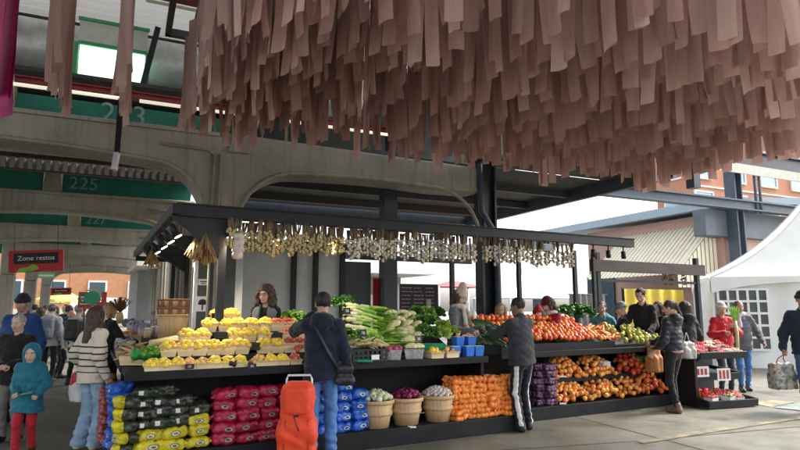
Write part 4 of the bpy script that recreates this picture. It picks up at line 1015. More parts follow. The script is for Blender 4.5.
# --- net sacks
def sack_mesh(seed, w, d, h, r0, n):
    s = SDF((-w/2-.04,-d/2-.04,-.02), (w/2+.04,d/2+.04,h+.06), .009); r = random.Random(seed)
    for i in range(n[0]):
        for j in range(n[1]):
            for k in range(n[2]):
                s.ell(((-.5+(i+.5)/n[0])*(w-.02)+r.uniform(-.012,.012), (-.5+(j+.5)/n[1])*(d-.02)+r.uniform(-.012,.012), r0*.9+k*(h-1.8*r0)/max(1, n[2]-1)+r.uniform(-.008,.008)), (r0,)*3, .012)
    s.cone((w*.42,-d*.2,h*.6), (w*.5+.02,-d*.3,h*.75), .03, .012, .02); return s.mesh()
def net_mat(name, c1, c2, netc, sc=26):
    m, nt, p = new_mat(name); vec = coords(nt); n = noise(nt, vec, 7, 3); vo = N(nt, 'ShaderNodeTexVoronoi', feature='DISTANCE_TO_EDGE'); vo.inputs['Scale'].default_value = sc; nt.links.new(vec, vo.inputs['Vector'])
    oi = N(nt, 'ShaderNodeObjectInfo'); c = ramp(nt, n.outputs[0], [(.3, c1),(.7, c2)]); c = mixc(nt, mathn(nt, 'LESS_THAN', vo.outputs[0], .05), c, netc)
    nt.links.new(c, p.inputs['Base Color']); p.inputs['Roughness'].default_value = .45; b = N(nt, 'ShaderNodeBump'); b.inputs['Strength'].default_value = .3; nt.links.new(vo.outputs[0], b.inputs['Height']); nt.links.new(b.outputs[0], p.inputs['Normal']); return m
osack = [np_obj('orange_net_sack', *sack_mesh(s_, .3, .24, .135, .036, (5,4,2)), net_mat('net_orange', (.72,.17,.015), (.82,.32,.05), (.66,.12,.02))) for s_ in (1,2,3)]
psack = [np_obj('purple_net_sack', *sack_mesh(s_, .2, .22, .1, .032, (4,4,2)), net_mat('net_purple', (.045,.012,.035), (.10,.03,.075), (.22,.13,.24))) for s_ in (4,5,6)]
for i, (px, n) in enumerate(((458,4),(474,4),(491,4),(507,4))):
    for r in range(n):
        p = ST.at_v(px+random.uniform(-2,2), 400, 6.47+.015*r); p.z = .2+.118*r-.004
        place(osack[(r+i) % 3], p+Vector((random.uniform(-.03,.03),0,0)), R28+random.uniform(-.45,.45)+(PI if random.random() < .5 else 0), f'orange net sack, {HROW[r]} from the floor in the {["leftmost","second","third","rightmost"][i]} stack of orange sacks', 'sack', 'orange net sacks of produce', random.uniform(1.0,1.15), (random.uniform(-.12,.12), random.uniform(-.12,.12)))
for i, px in enumerate((537,548)):
    for r in range(6):
        p = ST.at_v(px, 385, VF3+.16+.08*(1-i)); p.z = .18+.1*r
        place(psack[(r+i) % 3], p, R28+random.uniform(-.35,.35), f'dark purple net sack, {HROW[r]} from the floor in the {["left","right"][i]} purple stack', 'sack', 'purple net sacks')

# --- tomatoes in a sloping tray, onions on the two shelves
p0 = ST.at_v(489, 350, VF3+.1); u0 = ST.uv(p0)[0]; u1 = ST.uv(ST.at_v(614, 350, VF3+.1))[0]; Wt = u1-u0
tray = empty('tomato_tray', ST.to(u0, VF3+.07, .967), R28, 'long shallow black tray of tomatoes on the sloping stand', 'tray')
b = MB(); b.box((Wt/2,.02,.05), (Wt,.03,.12)); b.build('tray_front', BLACKW, tray)
SLOPE = .31; TD_ = .95
b = MB(); b.box((Wt/2,.03+TD_/2,.03+SLOPE*TD_/2), (Wt,TD_*1.06,.03), Matrix.Rotation(math.atan(SLOPE), 3, 'X')); b.build('tray_floor', BLACKW, tray)
for x in (0, Wt): b = MB(); b.prism([(0,-.02),(TD_,SLOPE*TD_-.03),(TD_,SLOPE*TD_+.06),(0,.11)], (x-.015,.02,0), EY, EZ, EX, .03); b.build('tray_side', BLACKW, tray, fixn=True)
b = MB(); b.box((Wt/2,TD_,.1), (Wt,.05,.5)); b.build('tray_back', BLACKW, tray)
TOM = mat('tomato', (.72,.125,.022), .34, .25, 14, rnd=.22, hue=.026, spec=.5, coat=.1, second=(.78,.20,.03)); TOY = mat('tomato_yellow', (.72,.34,.04), .3, .2, 14, rnd=.15, hue=.02, coat=.2)
tp_ = lambda r: [(0,-.74*r),(.5*r,-.72*r),(.9*r,-.38*r),(r,.02*r),(.9*r,.42*r),(.55*r,.7*r),(.2*r,.72*r),(0,.64*r)]
tm = fruit('tomato', tp_(.047), [TOM, STEM], 10, lobed(5,.03), .004); ty = fruit('yellow_tomato', tp_(.047), [TOY, STEM], 10, lobed(5,.03), .004); PROT += [tm, ty]
nr, nc = 11, int(Wt/.098)
for r in range(nr):
    for c in range(nc):
        x = .05+(c+.5*(r % 2)+random.uniform(-.18,.18))*(Wt-.1)/nc; y = .085+r*.083+random.uniform(-.014,.014); hump = .03*math.sin(PI*min(1, max(0, (x/Wt*1.0))))+.03*random.random()
        z = .06+SLOPE*y+.055+hump+(.05 if r > 8 else 0)
        yel = (.48 < x/Wt < .64) and r > 4 and random.random() < .7
        place(ty if yel else tm, ST.to(u0+x, VF3+.07+y, .967+z), random.uniform(0,6), 'ripe yellow orange tomato in the middle of the tomato tray' if yel else 'ripe red orange tomato heaped in the long tray', 'tomato', 'yellow tomatoes in the tray' if yel else 'red tomatoes in the tray', random.uniform(.85,1.12), (random.uniform(-1,1), random.uniform(-1,1)))
ONI = mat('onion_yellow', (.70,.20,.03), .28, .2, 16, rnd=.2, hue=.02, spec=.55, second=(.82,.36,.08)); on = sphere_fruit('yellow_onion', ONI, .042, onion_p(.041)); PROT.append(on)
CAR = mat('carrot', (.62,.18,.03), .5, .2, 20, rnd=.15); cr = MB().tube([(-.09,0,0),(-.03,0,0),(.04,.004,0),(.1,.01,.0),(.13,.012,0)], [.016,.021,.017,.01,.003], 7).build('carrot', CAR); PROT.append(cr)
pep = fruit('orange_pepper', [(0,-.055),(.025,-.05),(.036,-.02),(.042,.02),(.036,.045),(.015,.05),(0,.042)], [mat('pepper_orange', (.60,.12,.03), .3, .2, 10, rnd=.25, hue=.03, coat=.2), STEM], 12, lobed(3,.1), .018); PROT.append(pep)
def heap(pxs, zb, v0, depth, hgt, src, lab, cat, grp, n, r, power=3.2):
    ua = ST.uv(ST.at_v(pxs[0], 385, v0))[0]; ub = ST.uv(ST.at_v(pxs[1], 385, v0))[0]; W = ub-ua; got = []
    tries = 0
    while len(got) < n and tries < 6000:
        tries += 1; s, t = random.random(), random.random(); h = hgt*(max(0, 1-abs(2*s-1)**power))*(.35+.65*min(1, t*1.6))
        p = ST.to(ua+W*s, v0+depth*t, zb+r*.9+h*(1 if random.random() < .8 else random.random()))
        if all((p-q).length > r*1.42 for q in got):
            got.append(p); place(src, p, random.uniform(0,6), lab, cat, grp, random.uniform(.85,1.12), (random.uniform(-1.2,1.2), random.uniform(-1.2,1.2)))
Vs = VF3+.24
heap((557,586), .52, Vs-.12, .3, .26, on, 'yellow onion in the left heap on the middle shelf', 'onion', 'onions on the middle shelf', 66, .042)
heap((588,618), .52, Vs-.12, .3, .26, on, 'yellow onion in the right heap on the middle shelf', 'onion', 'onions on the middle shelf', 66, .042)
heap((556,592), .18, VF3+.05, .34, .28, on, 'yellow onion in the left heap on the bottom shelf', 'onion', 'onions on the bottom shelf', 84, .042)
heap((592,622), .18, VF3+.05, .34, .28, on, 'yellow onion in the middle heap on the bottom shelf', 'onion', 'onions on the bottom shelf', 68, .042)
heap((622,642), .18, VF3+.05, .34, .3, on, 'yellow onion in the right heap on the bottom shelf', 'onion', 'onions on the bottom shelf', 44, .042)
heap((640,668), .18, VF3+.05, .34, .34, pep, 'orange pepper heaped at the right end of the bottom shelf', 'pepper', 'peppers on the bottom shelf', 60, .046)
heap((628,652), .52, Vs-.12, .3, .27, pep, 'orange pepper heaped at the right end of the middle shelf', 'pepper', 'peppers on the middle shelf', 36, .046)
for i, (px, py) in enumerate(((604,367),(648,389),(640,361))):
    p = ST.at_v(px, py, VF3+.2)
    V, F = sack_mesh(20+i, .16, .14, .1, .034, (3,3,2)); o = np_obj('produce_bag', V, F, [mat('clear_bag', (.62,.55,.5), .3, .3, 12, .3), mat('pepper_green', (.06,.22,.03), .35), mat('leaf_dark', (.03,.09,.02), .5)][i], None, p, None, R28); tag(o, ['pale knotted bag of garlic between the onion heaps','bunch of green peppers on the bottom shelf heap','dark green herb bundle on the middle shelf peppers'][i], 'bag' if i == 0 else 'vegetable')
for px, py, nm in ((563,376.5,'middle shelf edge below the left onion heap'),(563,403.5,'bottom step edge below the left onion heap'),(412,427,'low step below the bushel baskets')):
    o = MB().box((0,0,0), (.10,.006,.022)).build('price_tag', SIGNW, None, ST.at_v(px, py, (VF3-.008) if px > 500 else VF-.008), 0, R28); tag(o, f'small white price strip on the {nm}', 'price tag')
# ------------------------------------------------------------------ greens, crates and the rest of the middle of the stand
def leafmat(n, c, second=None): return mat('leaf_'+n, c, .5, .35, 14, .3, 60, rnd=.2, hue=.015, second=second)
LG, DG, YG = leafmat('light', (.22,.42,.05)), leafmat('deep', (.05,.16,.03), (.09,.24,.04)), leafmat('yellow', (.38,.52,.06))
ROOT = mat('leek_white', (.66,.62,.36), .5, .15, 12, rnd=.08)
def blade(b, p, d, up, L, w, m=0, curl=.3, n=4):
    p, d, up = Vector(p), Vector(d).normalized(), Vector(up); side = d.cross(up).normalized(); up = side.cross(d).normalized(); vs = []
    for i in range(n+1):
        t = i/n; c = p+d*(L*t)-up*(curl*L*t*t); ww = w*(.55+.9*t-1.35*t*t) if t < 1 else w*.08
        vs += [c-side*ww, c+up*(-.25*ww), c+side*ww]
    b.add(vs, [(3*i+q, 3*i+q+1, 3*i+4+q, 3*i+3+q) for i in range(n) for q in (0, 1)], m, True)
def ruffle(b, c, rad, n, w, m=0, up=.5):
    for k in range(n):
        a = random.uniform(0, TAU); e = random.uniform(-.1, 1.35); d = Vector((math.cos(a)*math.cos(e), math.sin(a)*math.cos(e), math.sin(e)*up+.15))
        p = Vector(c)+d*rad*random.uniform(.35,.8); side = d.cross(Vector((random.uniform(-1,1),random.uniform(-1,1),1))).normalized(); nn = 5; vs = []
        for i in range(nn+1):
            t = i/nn
            for j in range(nn+1):
                s = j/nn*2-1; ww = w*math.sin(PI*(.15+.8*t))
                vs.append(p+d*(w*1.7*t)+side*(ww*s)+Vector((0,0,1))*(-.35*w*t*t)+d.cross(side)*(.28*w*math.sin(s*7+k)*t+ .3*w*s*s))
        b.add(vs, [(i*(nn+1)+j, (i+1)*(nn+1)+j, (i+1)*(nn+1)+j+1, i*(nn+1)+j+1) for i in range(nn) for j in range(nn)], m, True)
# leeks: pale root end and long green leaves
def leek(seed):
    r = random.Random(seed); o = empty('leek'); b = MB(); b.tube([(0,0,0),(.03,0,.0),(.08,0,.004),(.13,0,.006)], [.02,.032,.026,.024], 8)
    for k in range(16): a = r.uniform(0,TAU); b.tube([(0,0,0),(-.05,.025*math.cos(a),.025*math.sin(a))], [.004,.001], 4)
    b.build('white_shaft', ROOT, o); b = MB()
    b.tube([(.11,0,.006),(.25,0,.01),(.4,0,.016)], [.025,.028,.032], 8, 0, True, True, .7)
    for k in range(9): blade(b, (.15+.025*k,0,.012), (1, r.uniform(-.2,.2), r.uniform(-.02,.16)), (r.uniform(-.3,.3),r.uniform(-.5,.5),1), r.uniform(.3,.42), .034, 0, r.uniform(.05,.2))
    b.build('green_leaves', leafmat('leek', (.26,.46,.05), (.38,.58,.10)), o); return o
lk = [leek(i) for i in range(3)]; PROT += lk
n = 0
for row in range(9):
    for c in range(4):
        p = ST.at_v(346+c*6+random.uniform(-2,2), 330, 6.70+.075*row); p.z = 1.09+.07*row+random.uniform(0,.02)-c*.015
        o = place(lk[n % 3], p, R28+random.uniform(-.45,.15), 'fresh leek with pale root and bright green leaves in the big leek heap', 'leek', 'leeks heaped on the stand', random.uniform(.9,1.1), (random.uniform(-.3,.3), random.uniform(.05,.38) if row > 2 else random.uniform(-.2,.0))); n += 1
# pale cauliflowers
def cauli(seed):
    o = empty('cauliflower'); s = SDF((-.12,-.12,-.05), (.12,.12,.13), .007); r = random.Random(seed)
    for k in range(34):
        a = k*2.4; q = math.sqrt((k+.5)/34); s.ell((.075*q*math.cos(a), .075*q*math.sin(a), .05+.035*(1-q*q)), (.024,.024,.024), .008)
    s.disp(lambda x, y, z: .003*wig(x, y, z, 150)); V, F = s.mesh(); np_obj('curd', V, F, mat('curd', (.68,.62,.34), .7, .12, 30, .4, 90, rnd=.06), o)
    b = MB()
    for k in range(8): a = TAU*k/8; blade(b, (.03*math.cos(a),.03*math.sin(a),0), (math.cos(a),math.sin(a),.25), (0,0,1), .085, .035, 0, .1)
    b.build('leaves', leafmat('cauli', (.40,.5,.18)), o); return o
cf = [cauli(1), cauli(2)]; PROT += cf
CAP = [(392,316),(403,315),(411,318),(399,321),(409,331),(396,326),(408,325),(401,334),(413,332),(419,338),(407,340),(390,334),(418,326)]
for i, (px, py) in enumerate(CAP):
    t = (345-py)/30; p = ST.at_v(px, py, 6.62+.55*t); place(cf[i % 2], p-Vector((0,0,.04)), random.uniform(0,6), 'pale yellow cauliflower heaped to the right of the leeks', 'cauliflower', 'cauliflowers on the stand', random.uniform(1.05,1.25), (-.6+random.uniform(-.2,.2), random.uniform(-.3,.3)))
# kale, lettuce and herbs
def green_bunch(name, n, w, m, rad=.1): b = MB(); ruffle(b, (0,0,.03), rad, n, w, 0, .9); o = b.build(name, m); PROT.append(o); return o
kale = green_bunch('kale_bunch', 70, .042, DG); lett = green_bunch('lettuce_head', 60, .05, YG); herb = green_bunch('herb_bunch', 80, .026, LG); romaine = green_bunch('romaine_head', 50, .055, LG)
for px, py, v, src, lab in ((424,331,6.75,kale,'dark green kale bunch behind the green crate, lower left'),(433,332,6.72,kale,'dark green kale bunch behind the green crate, lower right'),(422,320,7.05,kale,'dark kale bunch at the back left of the greens'),(434,321,7.05,kale,'dark kale bunch in the middle of the greens'),
                      (443,326,6.9,lett,'bright yellow green lettuce beside the kale, upper one'),(443,334,6.72,lett,'bright yellow green lettuce beside the kale, lower one'),(427,313,7.25,romaine,'light green romaine on top of the greens heap'),(437,313,7.3,kale,'dark kale bunch topmost at the back'),(416,312,7.35,kale,'dark kale bunch behind the cauliflowers'),
                      (452,330,6.8,herb,'light green herb bunch beside the radishes'),(346,333,6.75,kale,'dark green leafy bunch left of the black vegetable crate'),(356,336,6.62,herb,'light herb bunch in the black vegetable crate'),(372,338,6.62,herb,'herb bunch at the right end of the black vegetable crate'),(346,302,7.4,kale,'dark green leaves behind the leek roots'),(336,303,7.4,kale,'dark green leaves beside the navy jacket shopper'),
                      (300,318,7.3,romaine,'pale green cabbage head right of the red fruit baskets'),(291,316,7.45,romaine,'pale green cabbage head behind the red fruit baskets'),(150,350,6.6,herb,'bright green bundle at the left end of the stand')):
    place(src, ST.at_v(px, py, v)-Vector((0,0,.06)), random.uniform(0,6), lab, 'vegetable', 'leafy greens on the stand', random.uniform(.85,1.0))
# beets / spring bunch of pale roots in the crate
ct = empty('vegetable_crate', ST.at_v(366, 350, 6.42), R28, 'black slatted plastic crate with white label on the ledge', 'crate'); ct.location.z = .98
b = MB()
for k in range(8): b.box((-.21+.06*k,-.12,.07), (.03,.012,.14)); b.box((-.21+.06*k,.12,.07), (.03,.012,.14))
for z in (.01,.07,.135): b.box((0,-.126,z), (.46,.012,.02)); b.box((0,.126,z), (.46,.012,.02)); b.box((-.225,0,z), (.012,.25,.02)); b.box((.225,0,z), (.012,.25,.02))
b.box((0,0,.008), (.45,.25,.012)); b.build('crate_body', BLACK, ct)
b = MB(); b.box((.06,-.135,.05), (.1,.004,.055)); b.build('white_label', SIGNW, ct)
pr = MB(); pr.tube([(0,0,0),(.05,0,0),(.11,0,0),(.16,.005,0)], [.018,.02,.012,.003], 7); pr = pr.build('parsnip', mat('parsnip', (.62,.5,.26), .6, .15, rnd=.1)); PROT.append(pr)
for k in range(16): place(pr, ct.location+Vector((random.uniform(-.16,.17), random.uniform(-.03,.18), .16+random.uniform(0,.09))), random.uniform(-1,1)+R28, 'pale parsnip root heaped in the black crate', 'parsnip', 'parsnips in the black crate', 1, (0, random.uniform(-.4,.6)))
for px, py, v, lab in ((363,333,6.5,'black price card stuck in the parsnips'),(418.5,339,6.5,'black price card tilted on the cauliflower tray'),(347,311,7.0,'small black price card among the leeks')): card(ST.at_v(px, py, v), .095, .085, lab, '3$', 15)
o = MB().box((0,0,.012), (.2,.14,.024)).build('green_tray', mat('tray_green', (.015,.32,.16), .4), None, ST.at_v(364, 357, 6.32), .004, R28); o.location.z = .982; tag(o, 'flat green plastic tray under the black vegetable crate', 'tray')
# foil trays
FOIL = mat('foil', (.46,.45,.43), .38, .3, 16, .9, 35, metal=.35)
def tray_at(px, lab, w=.24):
    b = basket_mesh(w*.86,.2,w,.24,.12); o = b.build('foil_tray', FOIL, None, ST.at_v(px, 352, 6.44), 0, R28); o.location.z = .98; return tag(o, lab, 'tray')
t1 = tray_at(392, 'crumpled silver tray of dark red radicchio'); t2 = tray_at(414, 'crumpled silver tray with pale cabbage')
rad = sphere_fruit('radicchio', mat('radicchio', (.20,.012,.05), .45, .5, 18, second=(.35,.05,.1)), .05); PROT.append(rad)
for k, (x, y) in enumerate(((-.07,-.05),(0,-.06),(.07,-.04),(-.04,.05),(.05,.05))): place(rad, t1.location+Matrix.Rotation(R28, 3, 'Z') @ Vector((x,y,.125)), k, 'dark red radicchio head in the silver tray', 'radicchio', 'radicchio in the silver tray')
for k, (x, y) in enumerate(((-.05,-.03),(.06,.0))): place(cf[k], t2.location+Matrix.Rotation(R28, 3, 'Z') @ Vector((x,y,.1)), k, 'pale cauliflower in the right silver tray', 'cauliflower', 'cauliflowers in the silver tray', .9)
# green crate, two punnets, blue cartons
gc = basket_mesh(.3,.2,.32,.22,.1).build('green_crate', mat('crate_green', (.01,.25,.12), .45), None, ST.at_v(433, 342, 6.62), 0, R28); gc.location.z = 1.04; tag(gc, 'green plastic crate below the kale', 'crate')
for i, (px, src, k) in enumerate(((433,fy,'yellow green'),(448,fb,'peach coloured'))):
    p = ST.at_v(px, 352, 6.42); p.z = .98; place(pn, p, R28, f'wooden punnet of {k} fruit beside the blue cartons', 'punnet', None, 1.35); fill(p, .06, 9, src, f'{k} fruit in the punnet below the greens', 'fruit', f'{k} fruit in the ledge punnet', 1.0, 1.2)
BLUC = mat('carton_blue', (.03,.17,.62), .45, .12, 8, rnd=.1); bc = empty('blue_carton'); basket_mesh(.105,.1,.135,.13,.13).build('carton_wall', BLUC, bc); b = MB(); b.box((0,0,.128), (.115,.11,.012)); b.build('filling', mat('carton_fill', (.55,.6,.55), .6, .3, 40), bc); PROT.append(bc)
for px, z, v, lab in ((454,.98,6.42,'left front'),(468,.98,6.40,'middle front'),(477.5,.98,6.38,'right front'),(458,1.09,6.62,'left rear'),(470,1.09,6.62,'right rear')):
    p = ST.at_v(px, 345, v); p.z = z; place(bc, p, R28+random.uniform(-.1,.1), f'blue paper carton beside the cucumbers, {lab} one', 'carton', 'blue cartons on the ledge')
# radishes / red peppers and white-red bunches
rd = sphere_fruit('radish', mat('radish', (.5,.05,.05), .4, .3, 20, rnd=.25, hue=.02), .024); cp = sphere_fruit('cherry_tomato', mat('cherry', (.62,.14,.05), .35, .3, 20, rnd=.25, hue=.04, second=(.65,.4,.2)), .026); PROT += [rd, cp]
def loose(px0, px1, py0, py1, v0, v1, src, n, lab, cat, grp):
    for k in range(n):
        t = random.random(); p = ST.at_v(random.uniform(px0, px1), py1+(py0-py1)*t, v0+(v1-v0)*t); place(src, p, random.uniform(0,6), lab, cat, grp, random.uniform(.9,1.25), (random.uniform(-1,1),)*2)
loose(446,460,321,334,6.75,7.2,rd,22,'small red radish heaped behind the blue cartons','radish','radishes behind the blue cartons')
loose(457,472,324,337,6.68,7.1,cp,26,'small orange red tomato heaped behind the blue cartons','tomato','small tomatoes behind the blue cartons')
loose(296,304,330,352,6.5,7.0,rd,8,'small red radish at the right end of the fruit tiers','radish','radishes at the end of the tiers')
# cucumbers
cu = MB().tube([(-.16,0,0),(-.13,0,.004),(0,0,.012),(.13,0,.004),(.16,0,0)], [.006,.021,.024,.021,.006], 8).build('cucumber', mat('cucumber', (.035,.095,.03), .35, .35, 10, .15, 40, rnd=.25, spec=.5)); PROT.append(cu)
for k in range(46):
    r_, c_ = divmod(k, 6); p = ST.at_v(470+c_*5.2+random.uniform(-1.5,1.5), 341-r_*2.7+c_*.3, 6.78+.07*r_); place(cu, p, R28-1.0+random.uniform(-.25,.25), 'dark green cucumber in the heap between radishes and tomatoes', 'cucumber', 'cucumbers heaped on the stand', random.uniform(.9,1.1), (0, .3+random.uniform(-.15,.15)))
b = MB(); b.box((0,.3,-.12), (.62,.6,.2), Matrix.Rotation(R(20), 3, 'X')); b.box((0,0,-.05), (.62,.03,.14)); o = b.build('cucumber_crate', BLACKW, None, ST.at_v(479, 346, 6.72), 0, R28); tag(o, 'black sloping crate under the cucumbers', 'crate')
# yellow and green peppers right of the tomatoes
gp = fruit('green_pepper', [(0,-.05),(.025,-.045),(.036,-.01),(.034,.03),(.015,.045),(0,.04)], [mat('pepper_yg', (.42,.42,.05), .35, .3, 8, rnd=.25, hue=.04, coat=.2), STEM], 10, lobed(3,.1), .015); PROT.append(gp)
sp_ = empty('pepper_tray', ST.at_v(616, 349, VF3+.07), R28, 'black sloping tray of yellow green peppers and carrots', 'tray'); sp_.location.z = .967
b = MB(); b.box((.6,.02,.02), (1.3,.03,.06)); b.box((.6,.42,.11), (1.3,.82,.03), Matrix.Rotation(.3, 3, 'X')); b.build('tray_floor', BLACKW, sp_)
for k in range(95):
    x, y = random.uniform(.0,1.2), random.uniform(.06,.8); car = x < .32+y*.2
    p = ST.to(ST.uv(sp_.location)[0]+x, VF3+.07+y, .967+.06+.31*y+random.uniform(0,.05)); place(cr if car else gp, p, random.uniform(0,6), 'orange carrot beside the tomato tray' if car else 'yellow green pepper right of the tomatoes', 'carrot' if car else 'pepper', 'carrots beside the tomatoes' if car else 'peppers right of the tomatoes', random.uniform(.9,1.15), (random.uniform(-.5,.5), random.uniform(-.5,.5)))
fl = green_bunch('flower_bunch', 60, .03, DG)
for i, (px, py, v) in enumerate(((563,313,8.6),(575,311,8.6),(586,314,8.5))): place(fl, ST.at_v(px, py, v)-Vector((0,0,.1)), i, f'dark leafy plant behind the tomatoes, {ordn(i)} from left', 'plant', 'leafy plants behind the tomatoes', 1.9)

# ------------------------------------------------------------------ stall canopy frame, lights, garlic braids
VB = 7.2
A = ST.at_v(176, 209, VB); ua = ST.uv(A)[0]; Bp = ST.at_v(632, 247, VB); ub = ST.uv(Bp)[0]; zb = 2.74
fr_ = empty('stall_canopy', ST.to(ua, VB), R28, 'black steel stall frame with long front beam, side beam and posts', 'stall frame'); Lb = ub-ua
b = MB(); b.box((Lb/2,0,zb), (Lb,.12,.14)); b.box((Lb/2,0,zb+.075), (Lb,.16,.02)); b.build('front_beam', BLACK, fr_, bevel=.006)
b = MB(); b.box((.0,3.2,zb+.005), (.1,6.6,.12)); b.build('side_beam', BLACK, fr_, bevel=.006)
b = MB(); b.box((Lb/2,5.0,zb+.02), (Lb,.1,.12)); b.build('rear_beam', BLACK, fr_)
for u in (ST.uv(ST.at_v(221, 280, VB))[0]-ua,): b = MB(); b.box((u,.02,zb/2), (.09,.09,zb)); b.build('post', BLACK, fr_)
for px, v in ((519,8.6),(575,8.6),(452,8.8),(594,8.9)): q = ST.uv(ST.at_v(px, 280, v)); b = MB(); b.box((q[0]-ua, q[1]-VB, zb/2), (.07,.07,zb)); b.build('post', BLACK, fr_)
for v in (2.1, 4.3, 6.3): b = MB(); b.box((.75,v,zb/2), (.08,.08,zb)); b.build('post', BLACK, fr_); b = MB(); b.box((.38,v,zb-.1), (.78,.07,.1)); b.build('cross_arm', BLACK, fr_)
b = MB(); u = ST.uv(ST.at_v(221, 280, VB))[0]-ua; b.prism([(u+.05,zb-.06),(u-.62,zb-.06),(u-.05,zb-.55)], (0,-.02,0), EX, EZ, EY, .05); b.build('gusset', BLACK, fr_, fixn=True)
for v in (2.05, 4.3): b = MB(); b.prism([(.05,zb-.06),(.75,zb-.06),(.75,zb-.5)], (0,v,0), EX, EZ, EY, .05); b.build('gusset', BLACK, fr_, fixn=True)
# wooden header board over the right end
hd = empty('header_stand', ST.at_v(600, 290, 9.3), R28, 'dark wooden header board on two posts at the right end of the stall', 'frame'); hd.location.z = 0
q = [ST.uv(ST.at_v(px, 280, 9.3)) for px in (600, 699)]; Wd = q[1][0]-q[0][0]
zc = ST.at_v(650, 268, 9.3).z
b = MB(); b.box((Wd/2,0,zc), (Wd+.5,.05,.26)); b.build('header_board', mat('dark_wood', (.06,.045,.04), .7, .35, 6, stretch=(.3,1,4)), hd)
for x in (0, Wd): b = MB(); b.box((x,.05,(zc+.3)/2), (.1,.1,zc+.3)); b.build('post', BLACK, hd)
b = MB(); b.box((Wd/2,.05,zc-.32), (Wd,.05,.06)); b.build('rail', BLACK, hd)
# lamps
LAMPE = emis('lamp_bulb', (1,.9,.72), 5)
def spot(loc, label, grp, aim, lit=True, energy=30):
    o = empty('track_lamp', loc, 0, label, 'lamp', grp); a = (Vector(aim)-Vector(loc)).normalized(); x, y = frame_of(a)
    b = MB(); b.tube([(0,0,0),a*.05,a*.17], [.03,.045,.055], 12); b.build('lamp_head', BLACK, o); b = MB(); b.box((0,0,.05), (.02,.02,.14)); b.build('bracket', BLACK, o)
    b = MB(); b.tube([a*.171,a*.176], .046, 12); b.build('lens', LAMPE if lit else mat('lens_dark', (.2,.2,.2), .2), o)
    if lit:
        l = bpy.data.lights.new('track_light', 'SPOT'); l.energy = energy; l.spot_size = R(95); l.spot_blend = .8; l.color = (1,.86,.66); l.shadow_soft_size = .05
        lo = bpy.data.objects.new('track_light', l); COL.objects.link(lo); lo.location = Vector(loc)+a*.19; lo.rotation_euler = a.to_track_quat('-Z', 'Y').to_euler()
for i, v in enumerate((.4,1.1,1.9,2.8,3.9)): q = ST.to(ua, VB+v, zb-.12); spot(q, f'black track lamp on the aisle side beam, {ordn(i)} from the front', 'track lamps on the side beam', q+ST.U*.9+Vector((0,0,-1.5))-ST.V*.2)
for i, px in enumerate((230,275,330)): q = ST.at_v(px, 240, VB); q.z = zb-.13; spot(q, f'black track lamp under the front beam, {ordn(i)} from left', 'track lamps under the front beam', q+Vector((0,0,-1.5))-ST.V*.35, True, 34)
for i, px in enumerate((527,553)):
    q = ST.at_v(px, 246, VB); q.z = zb-.07; o = empty('pendant_lamp', q, 0, f'small pale pendant lamp under the front beam, {["left","right"][i]} one', 'lamp', 'pendant lamps')
    b = MB(); b.tube([(0,0,0),(0,0,-.06)], .008, 6); b.build('cord', BLACK, o); b = MB(); b.lathe([(.012,-.05),(.05,-.13),(.052,-.14),(.0,-.13)], 12); b.build('lamp_shade', WHITE, o)
for i, px in enumerate((593,608,623)):
    q = ST.at_v(px, 246, VB); q.z = zb-.07; o = empty('hanging_spotlight', q, 0, f'black spotlight hanging from the right end of the beam, {ordn(i)} from left', 'lamp', 'black hanging spotlights')
    b = MB(); b.tube([(0,0,0),(0,0,-.09)], .012, 6); b.build('stem', BLACK, o); b = MB(); b.tube([(0,0,-.08),(0,0,-.21)], .04, 10); b.build('lamp_head', BLACK, o)
q = ST.at_v(546, 247.5, VB-.12); o = empty('speaker_box', q, R28, 'pale grey box fixed to the front beam between the lamps', 'speaker'); b = MB(); b.box((0,0,0), (.2,.1,.11)); b.build('housing', mat('speaker_grey', (.4,.43,.47), .5), o, bevel=.01); b = MB(); b.box((0,-.054,0), (.16,.01,.08)); b.build('grille', mat('speaker_grille', (.25,.28,.32), .6), o)
# garlic
DRY = mat('dry_stalk', (.17,.12,.075), .85, .4, 12, rnd=.2); BULB = mat('braid_bulb', (.60,.55,.43), .6, .22, 24, rnd=.15, second=(.68,.62,.5)); BULBY = mat('braid_bulb_warm', (.55,.45,.22), .6, .22, 24, rnd=.15)
def braid(seed, m):
    r = random.Random(seed); o = empty('garlic_braid'); b = MB()
    for k in range(20): a = r.uniform(0,TAU); z = -.12-.24*k/20; b.lathe(onion_p(.021), 7, 0, (.026*math.cos(a),.026*math.sin(a),z), (1,1,1), True, Matrix.Rotation(r.uniform(-1.2,1.2), 3, 'X') @ Matrix.Rotation(r.uniform(-1.2,1.2), 3, 'Y'))
    b.build('bulbs', m, o); b = MB()
    for k in range(7): dx, dy = r.uniform(-.05,.05), r.uniform(-.04,.04); b.tube([(dx*.5,dy*.5,.0),(dx,dy,.02),(dx*.7,dy*.7,-.07),(0,0,-.18)], [.006,.010,.010,.007], 5)
    b.tube([(0,0,-.1),(0,0,-.36)], .012, 6)
    b.build('dry_stalks', DRY, o); return o
gbr = [[braid(i, BULB) for i in range(3)], [braid(10+i, BULBY) for i in range(3)]]; PROT += gbr[0]+gbr[1]
for (x0, x1, n, k, nm, dv, y0) in ((229,342,32,1,'left',.0,231),(349,474,32,0,'middle',.0,236),(484,571,21,0,'right',.0,245)):
    for i in range(n):
        px = x0+(x1-x0)*i/(n-1)+random.uniform(-.8,.8); q = ST.at_v(px, y0, VB-.1+random.uniform(-.05,.06)); q.z = zb-.1+random.uniform(-.03,.02)
        place(gbr[k][i % 3], q, random.uniform(0,6), f'{"yellowish" if k else "white"} garlic braid, {ordn(i)} from left in the {nm} row under the beam', 'garlic', f'garlic braids in the {nm} row', random.uniform(.88,1.1))
